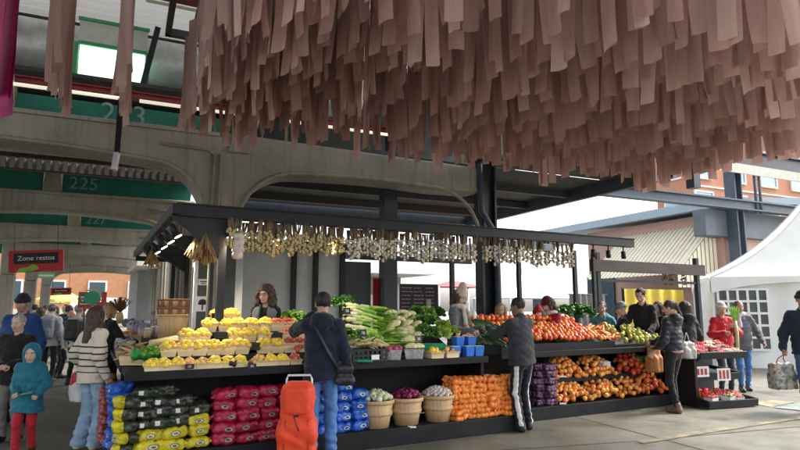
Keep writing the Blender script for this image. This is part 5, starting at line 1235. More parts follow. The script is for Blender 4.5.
b = MB(); b.tube([ST.at_v(340,241,VB-.1), ST.at_v(446,241,VB-.1)], .012, 6); tag(b.build('hanging_rail', WHITE), 'thin white rail that the middle garlic braids hang from', 'rail')
# dried bunches by the left post
for i, (px, py, v, s_) in enumerate(((206,233,7.0,1.0),(196,236,7.6,.8),(152,248,9.4,.8))):
    b = MB(); r = random.Random(i+3)
    for k in range(130):
        a = r.uniform(0,TAU); e = r.uniform(.05,.5); L = r.uniform(.22,.38); d = Vector((math.sin(e)*math.cos(a), math.sin(e)*math.sin(a), -math.cos(e))); b.tube([(0,0,0), d*L*.6, d*L], [.003,.006,.009], 4, 0 if k % 3 else 1)
    o = b.build('dried_bunch', [mat('dried_straw', (.36,.23,.09), .85, .4, 20), mat('dried_brown', (.16,.07,.035), .85, .3, 20)], None, ST.at_v(px, py, v)); o.scale = (s_,)*3
    tag(o, ['bushy dried straw bunch hanging beside the black post','smaller dried bunch hanging behind the black post','dried bunch hanging further back over the aisle side stand'][i], 'dried bunch')
o = np_obj('hanging_bag', *sack_mesh(77, .12, .1, .3, .045, (2,2,4)), mat('clear_bag', (.62,.55,.5)), None, ST.at_v(238, 250, VB-.12)-Vector((0,0,.1))); tag(o, 'white plastic bag hanging in front of the left garlic row', 'bag')

# ------------------------------------------------------------------ white cold room, boards and posts behind the stand
hut = empty('cold_room', HALL.to(1.75, 10.0), R(25), 'white panelled cold room with dark door behind the vendor with long curly hair', 'cold room'); HWc = mat('hut_white', (.58,.58,.56), .6, .08, 2, dirt=.3)
q = [HALL.uv(HALL.at_v(px, 300, 10.0))[0]-1.75 for px in (249, 342, 373)]
b = MB(); b.box(((q[1])/2,.9,1.32), (q[1],1.8,2.64)); b.build('wall', HWc, hut)
for px in (293, 315, 342): x = HALL.uv(HALL.at_v(px, 300, 9.97))[0]-1.75; b = MB(); b.box((x,-.03,1.3), (.09,.06,2.6)); b.build('dark_trim', BLACK, hut)
b = MB(); b.box(((q[1]+q[2])/2,.02,1.22), (q[2]-q[1]-.1,.06,2.44)); b.build('door', mat('dark_door', (.045,.05,.052), .5, .2), hut)
b = MB(); b.box(((q[0]+q[2])/2,.6,2.68), (q[2]+.3,2.2,.07)); b.build('roof', DARKROOF, hut)
rb = empty('red_banner', HALL.at_v(377, 290, 10.1), R(25), 'narrow vertical red banner beside the dark door', 'banner'); rb.location.z = 0; b = MB(); b.box((0,0,1.2), (.16,.02,1.9)); b.build('banner_cloth', mat('banner_red', (.62,.02,.045), .5, .1), rb)
mbd = empty('menu_board', HALL.at_v(419, 292, 10.6), R(25), 'dark menu board with rows of pale writing and red lower band', 'sign'); mbd.location.z = 0
b = MB(); b.box((0,0,1.72), (.86,.04,.72)); b.build('board', mat('menu_dark', (.035,.018,.024), .5, .2), mbd)
b = MB(); b.box((-.1,-.01,1.27), (.62,.04,.16)); b.build('red_band', mat('banner_red', (.62,.02,.045)), mbd)
b = MB(); r = random.Random(5)
for c in range(3):
    for k in range(8):
        x = -.4+.27*c
        for w_ in range(3): ww = r.uniform(.03,.08); b.box((x+ww/2,-.023,2.0-.075*k), (ww,.004,.018)); x += ww+.014
b.build('lettering', mat('chalk', (.45,.36,.38), .7), mbd)
for px, lab in ((388,'dark square steel column left of the menu board'),(485,'dark square steel column behind the cucumbers')):
    p = HALL.at_v(px, 300, 9.9); o = empty('square_column', (p.x,p.y,0), R(25), lab, 'column'); b = MB(); b.box((0,0,2.1), (.26,.26,4.2)); b.build('column_shaft', STEELD, o); b = MB(); b.box((0,0,.1), (.36,.36,.2)); b.build('column_base', STEELD, o)
mp_ = empty('card_stand', HALL.at_v(428, 300, 10.2), R(25), 'small beige card on a thin post in front of the menu board', 'sign'); mp_.location.z = 0; b = MB(); b.box((0,0,.8), (.03,.03,1.6)); b.build('post', BLACK, mp_); b = MB(); b.box((0,-.03,1.62), (.09,.02,.28)); b.build('card', mat('card_beige', (.5,.45,.36)), mp_)
yb = empty('yellow_banner', ST.at_v(655, 303, 11.2), R(28), 'long bright yellow banner behind the shoppers at the right end', 'banner'); yb.location.z = 0
b = MB(); b.sheet(lambda i, j: Vector((-1.2+2.4*i,.03*math.sin(i*30),1.1+1.02*j)), 40, 3); b.build('banner_cloth', mat('banner_yellow', (.62,.46,.05), .6, .12), yb)
for x in (-1.2, 1.2): b = MB(); b.box((x,.05,1.07), (.05,.05,2.14)); b.build('post', BLACK, yb)
gd = empty('grey_drape', ST.at_v(588, 300, 12.8), R(28), 'grey hanging drape behind the leafy plants', 'curtain'); gd.location.z = 0
b = MB(); b.sheet(lambda i, j: Vector((-.75+1.5*i,.05*math.sin(i*40),.1+1.9*j)), 60, 3); b.build('drape_cloth', mat('drape', (.27,.27,.28), .85, .15), gd); b = MB(); b.tube([(-.8,0,2.0),(.8,0,2.0)], .015, 6); b.build('rail', BLACK, gd)
for i, (px, py) in enumerate(((664,276),(671,277),(683,276))):
    b = MB(); r = random.Random(i+40)
    for k in range(30): b.ball((r.uniform(-.05,.05), r.uniform(-.04,.04), -.35*r.random()), r.uniform(.02,.035), 6)
    tag(b.build('dried_bunch', DRY, None, ST.at_v(px, py-6, 9.4)), f'dark dried bunch hanging from the header rail, {ordn(i)} from left', 'dried bunch', 'dark bunches on the header rail')
# signs on the concrete column
cp_ = HALL.to(1.02, 9.36-.26)
for z, d, lab, nm in ((1.66,(.17,.012,.22),'white sign with black tree symbol on the concrete column','tree'),(1.98,(.14,.012,.09),'small white plate above the tree sign on the column','plate')):
    o = empty('column_sign', Vector((cp_.x,cp_.y,z)), R(25), lab, 'sign'); b = MB(); b.box((0,0,0), d); b.build('sign_board', SIGNW, o)
    if nm == 'tree':
        b = MB(); b.box((0,-.009,-.05), (.02,.004,.08)); b.ball((0,-.007,.03), (.055,.004,.04), 10); b.ball((-.03,-.007,.01), (.035,.004,.025), 8); b.ball((.03,-.007,.01), (.035,.004,.025), 8); b.build('tree_symbol', SIGNBLK, o)
    else: b = MB(); b.box((0,-.009,.01), (.1,.004,.016)); b.box((0,-.009,-.02), (.07,.004,.012)); b.build('small_lettering', SIGNBLK, o)

# ------------------------------------------------------------------ aisle side of the stall
stk = ST.at_v(172, 335, 8.35)
for i in range(3):
    o = empty('split_wood_basket', Vector((stk.x,stk.y,1.195+(.0,.30,.41)[i])), R28, ['tall slatted wooden basket at the bottom of the basket stack','middle wooden basket of the stack with dark bands','topmost wooden basket of the stack with dark bands'][i], 'basket', 'stacked wooden baskets')
    h_ = (.32,.11,.11)[i]; b = MB(); n_ = 20; b.lathe([(0,.003),(.17,0),(.2,h_),(.19,h_),(.165,.01),(0,.01)], n_, wob=lambda a, z: 1+.02*(1 if int(a/TAU*n_+.5) % 2 else -1)); b.build('slats', BUSH, o)
    if i:
        for k in range(10): b = MB(); a = TAU*k/10; b.box((.193*math.cos(a),.193*math.sin(a),h_/2), (.012,.05,h_), Matrix.Rotation(a, 3, 'Z')); b.build('dark_slat', WOODD, o)
    b = MB(); b.lathe([(.198,h_-.02),(.207,h_-.02),(.21,h_+.005),(.195,h_+.005)], 24); b.build('rim_band', WOODD if i else BUSH, o)
for k in range(12): p = ST.at_v(150+k*3.2, 343-k*.6, 7.6+.04*k); place(pr, p, R28+random.uniform(.2,.8), 'long tan root on the corner of the aisle side stand', 'root vegetable', 'tan roots on the stand corner', 2.0)
# clutter along the aisle side: crates of goods, paper bundles, green bag
for i, (u, v, z, mm, w_, h_) in enumerate(((.2,7.35,.97,WOODL,.3,.1),(.55,7.5,.97,mat('crate_grey', (.2,.2,.24), .6),.3,.12),(.2,7.8,.97,mat('cardboard', (.40,.25,.13)),.28,.1),(.2,8.2,.97,WOODL,.3,.1),(.5,8.0,.97,WOODL,.26,.14),(.2,8.6,.97,mat('crate_grey', (.2,.2,.24)),.3,.12))):
    o = basket_mesh(w_*.9,.26,w_,.28,h_).build('goods_crate', mm, None, ST.to(UA+u-.02, v, z), 0, R28); tag(o, f'small open crate of goods on the aisle side stand, {ordn(i)} of the front ones', 'crate')
    src = [pr, fb, rd, rd, fb, pr][i]
    for k in range(14): place(src, ST.to(UA+u-.02+random.uniform(-.1,.1), v+random.uniform(-.1,.1), z+h_-.01+random.uniform(0,.05)), random.uniform(0,6), f'small produce in the {ordn(i)} crate on the aisle side stand', 'vegetable', 'produce in the aisle side crates', random.uniform(.9,1.2), (random.uniform(-.6,.6),)*2)
V, F = sack_mesh(91, .3, .2, .12, .05, (4,3,2)); o = np_obj('green_bag', V, F, mat('bag_green', (.02,.26,.05), .3, .35, 14, .6), None, ST.at_v(147, 352, 6.95)-Vector((0,0,.08)), None, R28); tag(o, 'crumpled bright green plastic bag at the left end of the fruit tiers', 'bag')
PUR, TAN2 = mat('pot_purple', (.26,.22,.3), .6, .3, 8, rnd=.3, hue=.05), mat('jar_tan', (.42,.29,.17), .5, .3, 8, rnd=.3, hue=.03)
jar = empty('preserve_jar'); MB().lathe([(0,0),(.045,0),(.05,.02),(.05,.1),(.035,.12),(0,.12)], 12).build('jar_body', TAN2, jar); MB().lathe([(.036,.115),(.038,.115),(.038,.145),(0,.147)], 12).build('lid', mat('lid_grey', (.4,.4,.45), .4, rnd=.3), jar)
pot = empty('small_pot'); MB().lathe([(0,0),(.045,0),(.065,.1),(.06,.1),(.04,.01),(0,.01)], 12).build('pot_wall', PUR, pot); bb = MB(); ruffle(bb, (0,0,.1), .06, 26, .02, 0, .9); bb.build('flowers', mat('lavender', (.3,.26,.36), .7, .3, rnd=.3, hue=.06), pot); PROT += [jar, pot]
k = 0
for v in np.arange(8.9, 12.6, .26):
    for j, u in enumerate((.40,.55,.70,.90,1.12)):
        z = .97 if u < .7 else (1.19 if u < 1.0 else 1.36); src = jar if (k*7) % 3 else pot
        place(src, ST.to(UA+u-.3, float(v), z), k, f'{"tan jar with grey lid" if src is jar else "small potted lavender"}, {ordn(int((v-8.9)/.26+.1))} row back, {ordn(j)} from the aisle', 'jar' if src is jar else 'potted plant', 'jars on the aisle side stand' if src is jar else 'lavender pots on the aisle side stand', random.uniform(.9,1.3)); k += 1
rsack = [np_obj('red_net_sack', *sack_mesh(s_, .2, .22, .1, .03, (4,4,2)), net_mat('net_red', (.20,.02,.03), (.30,.07,.06), (.36,.12,.1))) for s_ in (31,32)]
nsack = 0
for v in (7.5, 7.78, 8.06, 8.34, 8.62, 9.2, 9.48, 9.76):
    for r_ in range(5):
        if v > 9 and r_ > 3: continue
        place(rsack[(r_+nsack) % 2], ST.to(UA-.06, v-.42+random.uniform(-.02,.02), .2+.098*r_), R28-PI/2+random.uniform(-.2,.2), f'dark red net sack, {HROW[r_]} up in the {ordn(nsack)} aisle side stack from front', 'sack', 'red net sacks on the aisle side')
    nsack += 1
cb = empty('cardboard_box', ST.to(UA-.12, 8.5, .0), R28, 'tall tan cardboard box against the aisle side stand', 'box'); MB().box((0,0,.34), (.26,.24,.68)).build('box_body', mat('cardboard', (.40,.25,.13), .8, .15), cb); MB().box((-.08,-.14,.7), (.1,.02,.12), Matrix.Rotation(.5, 3, 'X')).build('flap', mat('cardboard', (.40,.25,.13)), cb)
for i in range(3): place(pep, ST.to(UA-.12+.05*i, 8.5, .72), i, 'red pepper on top of the tall cardboard box', 'pepper', 'peppers on the cardboard box')
dv = empty('dried_grass_vase', ST.at_v(120, 313, 10.2), 0, 'tall vase of dried pampas grass on the aisle side stand', 'vase'); b = MB(); b.lathe([(0,-.25),(.06,-.25),(.09,-.1),(.05,.02),(.045,.02),(0,-.2)], 14); b.build('vase_body', mat('vase_straw', (.45,.31,.14)), dv); b = MB(); r = random.Random(9)
for k in range(110): a, e = r.uniform(0,TAU), r.uniform(0,.75); d = Vector((math.sin(e)*math.cos(a), math.sin(e)*math.sin(a), math.cos(e))); b.tube([(0,0,0), d*.25, d*.38], [.003,.007,.004], 4)
b.build('dried_grass', mat('dried_brown', (.16,.07,.035)), dv); dv.scale = (.65,.65,.65)
ors = empty('orange_crate', ST.to(UA+.4, 11.6, .97), R28, 'wooden crate with orange pumpkins far back on the aisle side', 'crate'); basket_mesh(.4,.3,.42,.32,.16).build('crate_wall', WOODL, ors)
for i in range(5): o = fruit('small_pumpkin', tp_(.085), [mat('pumpkin', (.6,.22,.03), .5, .2, rnd=.15), STEM], 16, lobed(8,.05), .03); o.location = ors.location+Vector((-.14+.07*i, .04*(i % 2), .16)); tag(o, 'small orange pumpkin in the wooden crate on the aisle side', 'pumpkin', 'pumpkins in the aisle side crate')
for i, (px, py, d) in enumerate(((104,312,10.2),(85,300,12.5))):
    s = empty('stall_sign', at_d(px, py, d), R(15), ['small red price sign beside the pampas grass','small red sign further back over the aisle'][i], 'sign'); MB().box((0,0,0), (.26,.02,.34)).build('sign_board', SIGNRED, s); b = MB(); b.box((0,-.012,.06), (.18,.004,.03)); b.box((0,-.012,-.01), (.14,.004,.03)); b.box((0,-.012,-.08), (.18,.004,.03)); b.build('lettering', SIGNW, s); MB().box((0,.012,-.5), (.02,.02,.9)).build('post', BLACK, s)

# ------------------------------------------------------------------ display rack at the right
rk = empty('berry_rack', ground(711, 10.15), R(18), 'black three tier rack of red berry boxes beside the tent', 'rack')
b = MB(); b.box((-.52,.1,.42), (.05,.7,.84)); b.box((0,.42,.4), (1.0,.05,.8)); b.build('rack_panel', BLACK, rk)
for (z, y, tl, nm, w_) in ((.86,-.02,.25,'upper_tray',.98),(.1,-.14,.12,'lower_tray',1.02),(.5,.12,.1,'middle_tray',.9)):
    b = MB(); Mx = Matrix.Rotation(tl, 3, 'X'); b.box((0,y,z), (w_,.62,.03), Mx); b.box((0,y-.31,z-.03), (w_,.03,.11), Mx); b.box((-w_/2,y,z+.02), (.03,.62,.1), Mx); b.box((w_/2,y,z+.02), (.03,.62,.1), Mx); b.build(nm, BLACK, rk)
for d_ in (((-.36,-.2,.56), (.3,.02,.17)), ((.1,-.2,.5), (.28,.02,.2))): b = MB(); b.box(*d_); b.build('white_card', SIGNW, rk)
b = MB()
for x in (-.44,-.36,-.28): b.box((x,-.212,.56), (.05,.004,.1))
for x in (.02,.1,.18): b.box((x,-.212,.5), (.045,.004,.14))
b.build('card_lettering', mat('print_red', (.4,.05,.05)), rk)
bx2 = empty('grape_box'); bx3 = empty('cream_box')
for o_, mm in ((bx2, mat('grape_green', (.18,.28,.05), .4, .3, rnd=.2)), (bx3, mat('filling_cream', (.6,.5,.36), .6, .3, rnd=.2))):
    basket_mesh(.15,.13,.16,.14,.06).build('box_wall', WHITE if o_ is bx2 else mat('box_red', (.4,.04,.03), .5), o_); b = MB(); r = random.Random(8)
    for k in range(16): b.ball((-.055+.037*(k % 4)+r.uniform(-.005,.005), -.05+.033*(k//4), .055+r.uniform(0,.02)), .021, 6)
    b.build('filling', mm, o_)
PROT += [bx2, bx3]
bx = empty('berry_box'); basket_mesh(.15,.13,.16,.14,.06).build('box_wall', WHITE, bx); b = MB(); r = random.Random(3)
for k in range(16): b.ball((-.055+.037*(k % 4)+r.uniform(-.005,.005), -.05+.033*(k//4), .055+r.uniform(0,.02)), .021, 6)
b.build('berries', mat('berry_red', (.48,.03,.03), .35, .3, rnd=.2, hue=.02), bx); PROT.append(bx)
Rk = Matrix.Rotation(R(18), 3, 'Z')
for (z, y, tl, nm, cols) in ((.89,-.02,.25,'upper',5),(.13,-.14,.12,'lower',5)):
    for c in range(cols):
        for r_ in range(3):
            if random.random() < .22: continue
            yy = -.22+.2*r_; q = rk.location+Rk @ Vector((-.09*(cols-1)+.18*c, y+yy*math.cos(tl), z+yy*math.sin(tl)+.0)); kk = random.choice((0,0,0,1,2)); place((bx,bx2,bx3)[kk], q, R(18)+random.uniform(-.25,.25), f'{("white box of red berries","white box of green grapes","red box with cream filling")[kk]}, {ordn(r_)} row back, {ordn(c)} from left on the {nm} rack tray', 'box', 'berry boxes on the rack', random.uniform(.9,1.15), (tl+random.uniform(-.1,.1), random.uniform(-.1,.1)))
heap_p = rk.location+Rk @ Vector((-.42,-.2,.19))
for k in range(10): place(pep, heap_p+Vector((random.uniform(-.1,.1), random.uniform(-.1,.1), random.uniform(0,.08))), k, 'orange pepper on the lower left of the berry rack', 'pepper', 'peppers on the berry rack')

# ------------------------------------------------------------------ hanging fabric strips overhead
m, nt, p = new_mat('rose_fabric'); vec = coords(nt, 'Object', (1,1,.15)); oi = N(nt, 'ShaderNodeObjectInfo'); n1 = noise(nt, vec, 30, 3)
c = ramp(nt, oi.outputs['Random'], [(0, (.40,.242,.208)),(.5, (.49,.312,.272)),(1, (.60,.41,.36))]); c = mixc(nt, .35, c, ramp(nt, n1.outputs[0], [(.3,(.4,.4,.4)),(.7,(.62,.62,.62))]), 'OVERLAY')
nt.links.new(c, p.inputs['Base Color']); p.inputs['Roughness'].default_value = .7; p.inputs['Sheen Weight'].default_value = .2; p.inputs['Specular IOR Level'].default_value = .25
tr = N(nt, 'ShaderNodeBsdfTranslucent'); nt.links.new(c, tr.inputs[0]); ms = N(nt, 'ShaderNodeMixShader'); ms.inputs[0].default_value = .5; nt.links.new(p.outputs[0], ms.inputs[1]); nt.links.new(tr.outputs[0], ms.inputs[2]); nt.links.new(ms.outputs[0], nt.nodes['Material Output'].inputs[0]); ROSE = m
MAG = mat('magenta_fabric', (.42,.012,.13), .6, .15, 20)
def ribbon(seed, L, w=.116):
    r = random.Random(seed); tw, ph, sw_ = r.uniform(-.35,.35), r.uniform(0,TAU), r.uniform(-.06,.06); n = 10; sl = r.uniform(-.22,.22)
    b = MB(); cu_ = r.uniform(-.02,.03)
    def fn(i, j):
        z = -L*i; a = tw*i; s = (j-.5)*w; y = .02*math.sin(ph+i*4)*i+cu_*(2*j-1)**2
        if i > .999: z += sl*s
        return Vector((s*math.cos(a)-y*math.sin(a)+sw_*i*i, s*math.sin(a)+y*math.cos(a)+.05*i*i*math.sin(ph), z))
    b.sheet(fn, n, 4); return b.build('fabric_strip', ROSE)
rib = [ribbon(i, .98+.025*(i % 7)) for i in range(14)]; PROT += rib
W0 = ST.uv; ul = HALL.uv(at_d(185, 125, 6.05))[0]; ur = HALL.uv(at_d(652, 190, 8.86))[0]; VR = 6.45; ZTOP = 4.52
fcan = empty('strip_canopy', HALL.to(ul, VR, ZTOP), R(25), 'overhead grid of cables that carries the rose fabric strips', 'canopy')
b = MB()
SPU, SPV = .34, .122
cells = []
us = [ul+.19*k for k in range(8)]
while us[-1] < ur: us.append(us[-1]+.35)
for i, u in enumerate(us):
    off = random.uniform(-.10,.10); b.tube([Vector((u-ul,.1,.01+off)), Vector((u-ul,-4.6,.01+off))], .008, 5)
    for j in range(35):
        v = VR-j*SPV+random.uniform(-.015,.015)+.12*math.sin(i*2.3)
        cells.append((u+random.uniform(-.03,.03), v, off+.04*math.sin(j*.7+i)))
b.build('cable', STEELD, fcan)
b = MB(); b.box(((ur-ul)/2+.1,.03,.05), (ur-ul+.7,.06,.08)); b.box((-.22,-2.2,.05), (.06,4.5,.08)); b.build('frame_bar', STEELD, fcan)
vis, hid = [], []
for (u, v, j) in cells:
    q = HALL.to(u, v, ZTOP+j)
    dpt = q.y
    def prj(P):
        d = P-CAM; fw = Vector((0, math.cos(TH), math.sin(TH))); up = Vector((0, -math.sin(TH), math.cos(TH))); z = d.dot(fw)
        return (400+FPX*d.x/z, 225-FPX*d.dot(up)/z) if z > .3 else None
    s = prj(q-Vector((0,0,.95)))
    if s is None or s[0] < -25 or s[0] > 825 or s[1] < -8: continue
    vis.append((q, j))
print('RIBBONS', len(vis)); vis.sort(key=lambda t: t[0].y)
for k, (q, j) in enumerate(vis[:296]):
    o = place(rib[random.randrange(14)], q, R(25)+PI/2+.3+random.gauss(0,.24), 'dusty rose fabric strip hanging in the dense overhead field', 'fabric strip', 'rose strips in the dense field', 1, (random.uniform(-.05,.05), random.uniform(-.05,.05)))
    o.scale = (random.uniform(.85,1.15), 1, random.uniform(.92,1.06))
if len(vis) > 296:
    bb = MB()
    for q, j in vis[296:]:
        L = random.uniform(.85,1.0); a = R(25)+PI/2+.3+random.gauss(0,.24); dx = Vector((math.cos(a), math.sin(a), 0))*.067
        src = rib[random.randrange(14)].data; Mz = Matrix.Translation(q) @ Matrix.Rotation(a, 4, 'Z'); bb.add([Mz @ vv.co for vv in src.vertices], [list(pp.vertices) for pp in src.polygons], 0, True)
    tag(bb.build('fabric_strips', ROSE), 'the farthest small rose strips of the overhead field', 'fabric strips', None, 'stuff')
# separate rows at the left
def strip_row(px, py, d, n, grp, lab, m=None, step=.135, zt=1.0):
    q = at_d(px, py, d)
    for k in range(n):
        r_ = q-HALL.V*(step*k)+HALL.U*random.uniform(-.02,.02); o = place(rib[(k*3) % 14], r_+Vector((0,0,zt+.15)), R(25)+PI/2+.5+random.uniform(-.25,.25), lab, 'fabric strip', grp); o.scale = (1.2, 1, 1.25+random.uniform(-.04,.04))
        if m:
            o.data = o.data.copy(); o.data.materials.clear(); o.data.materials.append(m)
strip_row(66, 104, 6.6, 13, 'rose strips of the second row from left', 'dusty rose fabric strip in the narrow row in front of the duct')
strip_row(123, 108, 6.6, 13, 'rose strips of the third row from left', 'dusty rose fabric strip in the narrow row beside the lit window')
strip_row(8, 101, 6.4, 7, 'magenta strips', 'magenta fabric strip in the row at the far left', MAG)
for o in [x for x in COL.objects if x.get('group') == 'magenta strips']: o.scale = (2.2, 1, 1.25)

# prototypes that were only copied from are removed
def kill(o):
    for k in KIDS.get(o.name, []): kill(k)
    bpy.data.objects.remove(o, do_unlink=True)
for o in PROT+ybag+rbag+bbag+gbag+osack+psack+rsack: kill(o)
# ------------------------------------------------------------------ the people
GP = lambda px, d, z=0: ground(px, d)+Vector((0,0,z))
def strap(info, pts, w, m, name='shoulder_strap'):
    b = MB(); P = [Vector(p) for p in pts]; b.tube(P, w, 6, flat=.35); b.build(name, m, info['o'])
# navy jacket shopper with the orange trolley
NAVY = cloth('navy', (.011,.016,.030)); JEANB = cloth('blue_jeans', (.055,.15,.36), second=(.09,.21,.46))
a = person('shopper seen from behind in navy hooded jacket, hand raised to mouth', GP(320,6.47), 1.77, 4, skin_='tan', arms=((.29,.08,.86),(-.12,.26,1.5)), poles=((.4,-1,-.3),(-.9,-.2,-.8)), feet=((.11,.05),(-.09,-.04)), head=(14,-6),
    top=dict(mat=NAVY, hem=.82, hood=True, loose=.022, wr=.008), bottom=dict(mat=JEANB, wide=.018), hair=('short','black'), h=.0105)
T = a['T']; strap(a, [T(-.13,-.05,1.49),T(-.05,-.155,1.36),T(.08,-.17,1.12),T(.18,-.1,.95)], .02, BLACK)
def satchel(info):
    s = SDF((-.15,-.1,-.2), (.15,.1,.2), .01); s.cone((-.06,0,-.06),(.06,0,-.06), .055, .055, 0, (1,1.4,1)); s.cone((-.05,0,.06),(.05,0,.06), .05, .05, .05, (1,1.4,1)); s.disp(lambda x,y,z: .004*wig(x,y,z,40)); V, F = s.mesh()
    o = np_obj('satchel', V, F, mat('bag_leather', (.018,.018,.02), .45, .3), None, world_of(info, T(.25,-.07,.88)), None, R(10)); tag(o, 'small black satchel hanging at the hip of the navy jacket shopper', 'bag')
satchel(a)
tr = empty('shopping_trolley', GP(296.5,6.12), R(6), 'bright orange red two wheeled shopping trolley beside the navy jacket shopper', 'trolley')
ORT = mat('trolley_orange', (.72,.055,.012), .6, .12, 7, .25, 60, sheen=.1)
s = SDF((-.24,-.2,.05), (.24,.2,.95), .009); s.rbox((0,0,.27),(.38,.26,.36),.05); s.rbox((0,0,.55),(.33,.25,.5),.05,.1); s.rbox((0,.01,.76),(.25,.19,.16),.05,.1); s.disp(lambda x,y,z: .006*wig(x,y,z*1.6,18)+.004*np.sin(z*40+x*22)); s.cut(lambda x,y,z: .1-z+0*x); V, F = s.mesh(); np_obj('trolley_bag', V, F, ORT, tr)
s = SDF((-.2,-.25,.4), (.2,.2,.98), .008); s.rbox((0,-.025,.68),(.29,.25,.3),.06); s.rbox((0,-.0,.8),(.24,.17,.12),.05,.05); s.cut(lambda x,y,z: .545-z+2.2*np.maximum(np.abs(x)-.09,0)**1.5); s.disp(lambda x,y,z: .003*wig(x,y,z,30)); V, F = s.mesh(); np_obj('flap', V, F, ORT, tr)
b = MB(); b.tube([(-.03,-.165,.55),(.0,-.172,.46),(.025,-.16,.4)], .005, 5); b.box((0,-.172,.545), (.045,.01,.02)); b.build('draw_cord', BLACK, tr)
for q in (-1, 1): b = MB(); b.tube([(q*.12,-.128,.14),(q*.118,-.135,.3),(q*.11,-.133,.5)], .012, 6, 0, True, True, .3); b.build('side_strap', mat('strap_dark_orange', (.38,.025,.01), .6), tr)
b = MB(); b.tube([(-.13,-.135,.36),(0,-.142,.345),(.13,-.135,.36)], .005, 5); b.build('pocket_zip', BLACK, tr)
b = MB(); b.tube([(-.13,.15,.1),(-.13,.16,.86),(-.115,.16,.9),(.115,.16,.9),(.13,.16,.86),(.13,.15,.1)], .012, 8); b.tube([(-.16,.13,.1),(.16,.13,.1)], .01, 6); b.tube([(-.13,.1,.1),(-.13,-.12,.04)], .01, 6); b.tube([(.13,.1,.1),(.13,-.12,.04)], .01, 6); b.build('trolley_frame', GALV, tr)
for q in (-1, 1): b = MB(); b.tube([(q*.17,.13,.08),(q*.2,.13,.08)], .08, 18); b.build('wheel', BLACK, tr)
# middle man reaching to the tomatoes
CHAR = cloth('charcoal', (.035,.038,.042)); BLK = cloth('black', (.012,.012,.014)); TRK = cloth('track_black', (.010,.011,.016)); STRW = mat('stripe_white', (.6,.6,.58), .7)
b_ = person('man in charcoal top and black track pants with white side stripe', GP(524,7.98), 1.74, 38, skin_='brown', arms=((.1,.48,1.28),(-.1,.5,1.33)), grips=('grip','relaxed'), poles=((.8,-.2,-1),(-.8,-.2,-1)), feet=((.1,.03),(-.1,-.02)), head=(18,-8),
    top=dict(mat=CHAR, hem=.86, collar=.07, loose=.025, wr=.008), bottom=dict(mat=TRK, wide=.014, stripe=STRW), hair=('short','black'), h=.0105, lean=3, girth=1.06)
# puffer jacket shopper at the right end
PUF = cloth('puffer', (.016,.019,.024), .2, rough=.5)
c_ = person('shopper in short black quilted jacket and leggings at the stall end', GP(677,9.35), 1.72, 35, skin_='pale', arms=((.12,.42,1.06),(-.3,.16,.92)), grips=('grip','grip'), feet=((.09,.06),(-.09,-.05)), head=(20,-16), female=True,
    top=dict(mat=PUF, hem=.97, puff=.012, hood=True, collar=.085, loose=.03), bottom=dict(mat=BLK, wide=-.006), shoe=mat('boot_tan', (.16,.11,.07), .6, .3), hair=('pony','brown'), h=.011)
s = SDF((-.3,-.3,.8), (.3,.3,1.1), .011); s.cone((0,0,.93),(0,0,1.05), .172, .165, 0, (1,1.25,1)); s.cut(lambda x,y,z: .925-z+.006*np.sin(x*30)+0*y); V, F = s.mesh(); np_obj('shirt_hem', V*c_['sc'], F, cloth('pink_shirt', (.42,.25,.24)), c_['o'])
# seller and shoppers near her
person('man in black sweater with dark hair leaning over the peppers, looking down', GP(648,10.75,.14), 1.82, 140, skin_='pale', arms=((.2,.35,1.05),(-.2,.38,1.0)), head=(0,-25), lean=6, top=dict(mat=BLK, hem=.85), bottom=dict(mat=BLK), hair=('short','black'), h=.013)
person('shopper in grey beanie and black jacket reaching over the right end', GP(627,10.9), 1.7, 75, arms=((.15,.4,1.15),(-.12,.42,1.12)), head=(10,-15), top=dict(mat=BLK, hem=.8, hood=True, loose=.02), bottom=dict(mat=BLK), hat=('beanie', cloth('grey_knit', (.19,.19,.2))), h=.013)
person('young shopper in navy and turquoise jacket with dark hair behind the tomatoes', GP(606,11.4), 1.72, 150, arms=((.2,.3,1.1),(-.25,.15,.95)), head=(10,-10), top=dict(mat=cloth('navy_turq', (.04,.06,.11), second=(.12,.35,.38)), hem=.85, hood=True), hair=('short','brown'), h=.013)
person('shopper in burgundy knit hat, red coat and pale scarf bending over the tomatoes', GP(558,10.1,.06), 1.74, 115, arms=((.15,.42,1.1),(-.2,.4,1.05)), lean=10, head=(0,-20), female=True, top=dict(mat=cloth('red_coat', (.27,.014,.022)), hem=.75, loose=.015), bottom=dict(mat=BLK), hat=('beanie', cloth('burgundy_knit', (.085,.008,.02))), scarf=cloth('pale_scarf', (.5,.46,.42)), hair=('bob','brown'), h=.012)
person('shopper in red knit hat and grey coat standing behind the tomatoes', GP(541,11.0), 1.62, 170, top=dict(mat=cloth('pale_grey', (.27,.3,.34)), hem=.75), hat=('pom', cloth('red_knit', (.42,.02,.03))), hair=('bob','brown'), female=True, h=.014, skin_='pale')
person('blond shopper in orange sweater behind the tomatoes holding hands near face', GP(503,10.6), 1.68, 170, arms=((.07,.28,1.42),(-.08,.28,1.4)), poles=((.8,-.1,-1),(-.8,-.1,-1)), grips=('grip','grip'), female=True, head=(0,-8), top=dict(mat=cloth('orange_knit', (.42,.1,.03)), hem=.8), hair=('bob','blond'), h=.013)
v1 = person('seller in tall beige knit hat and grey padded coat packing a white bag', GP(458,8.5,.2), 1.68, -125, arms=((.16,.34,1.12),(-.12,.36,1.16)), grips=('grip','grip'), female=True, head=(-12,-22), lean=4, top=dict(mat=cloth('grey_padded', (.10,.105,.10)), hem=.7, puff=.006, loose=.02), bottom=dict(mat=BLK), hat=('tall', cloth('beige_knit', (.42,.33,.25))), scarf=cloth('beige_scarf', (.45,.40,.33)), hair=('bob','brown'), h=.012)
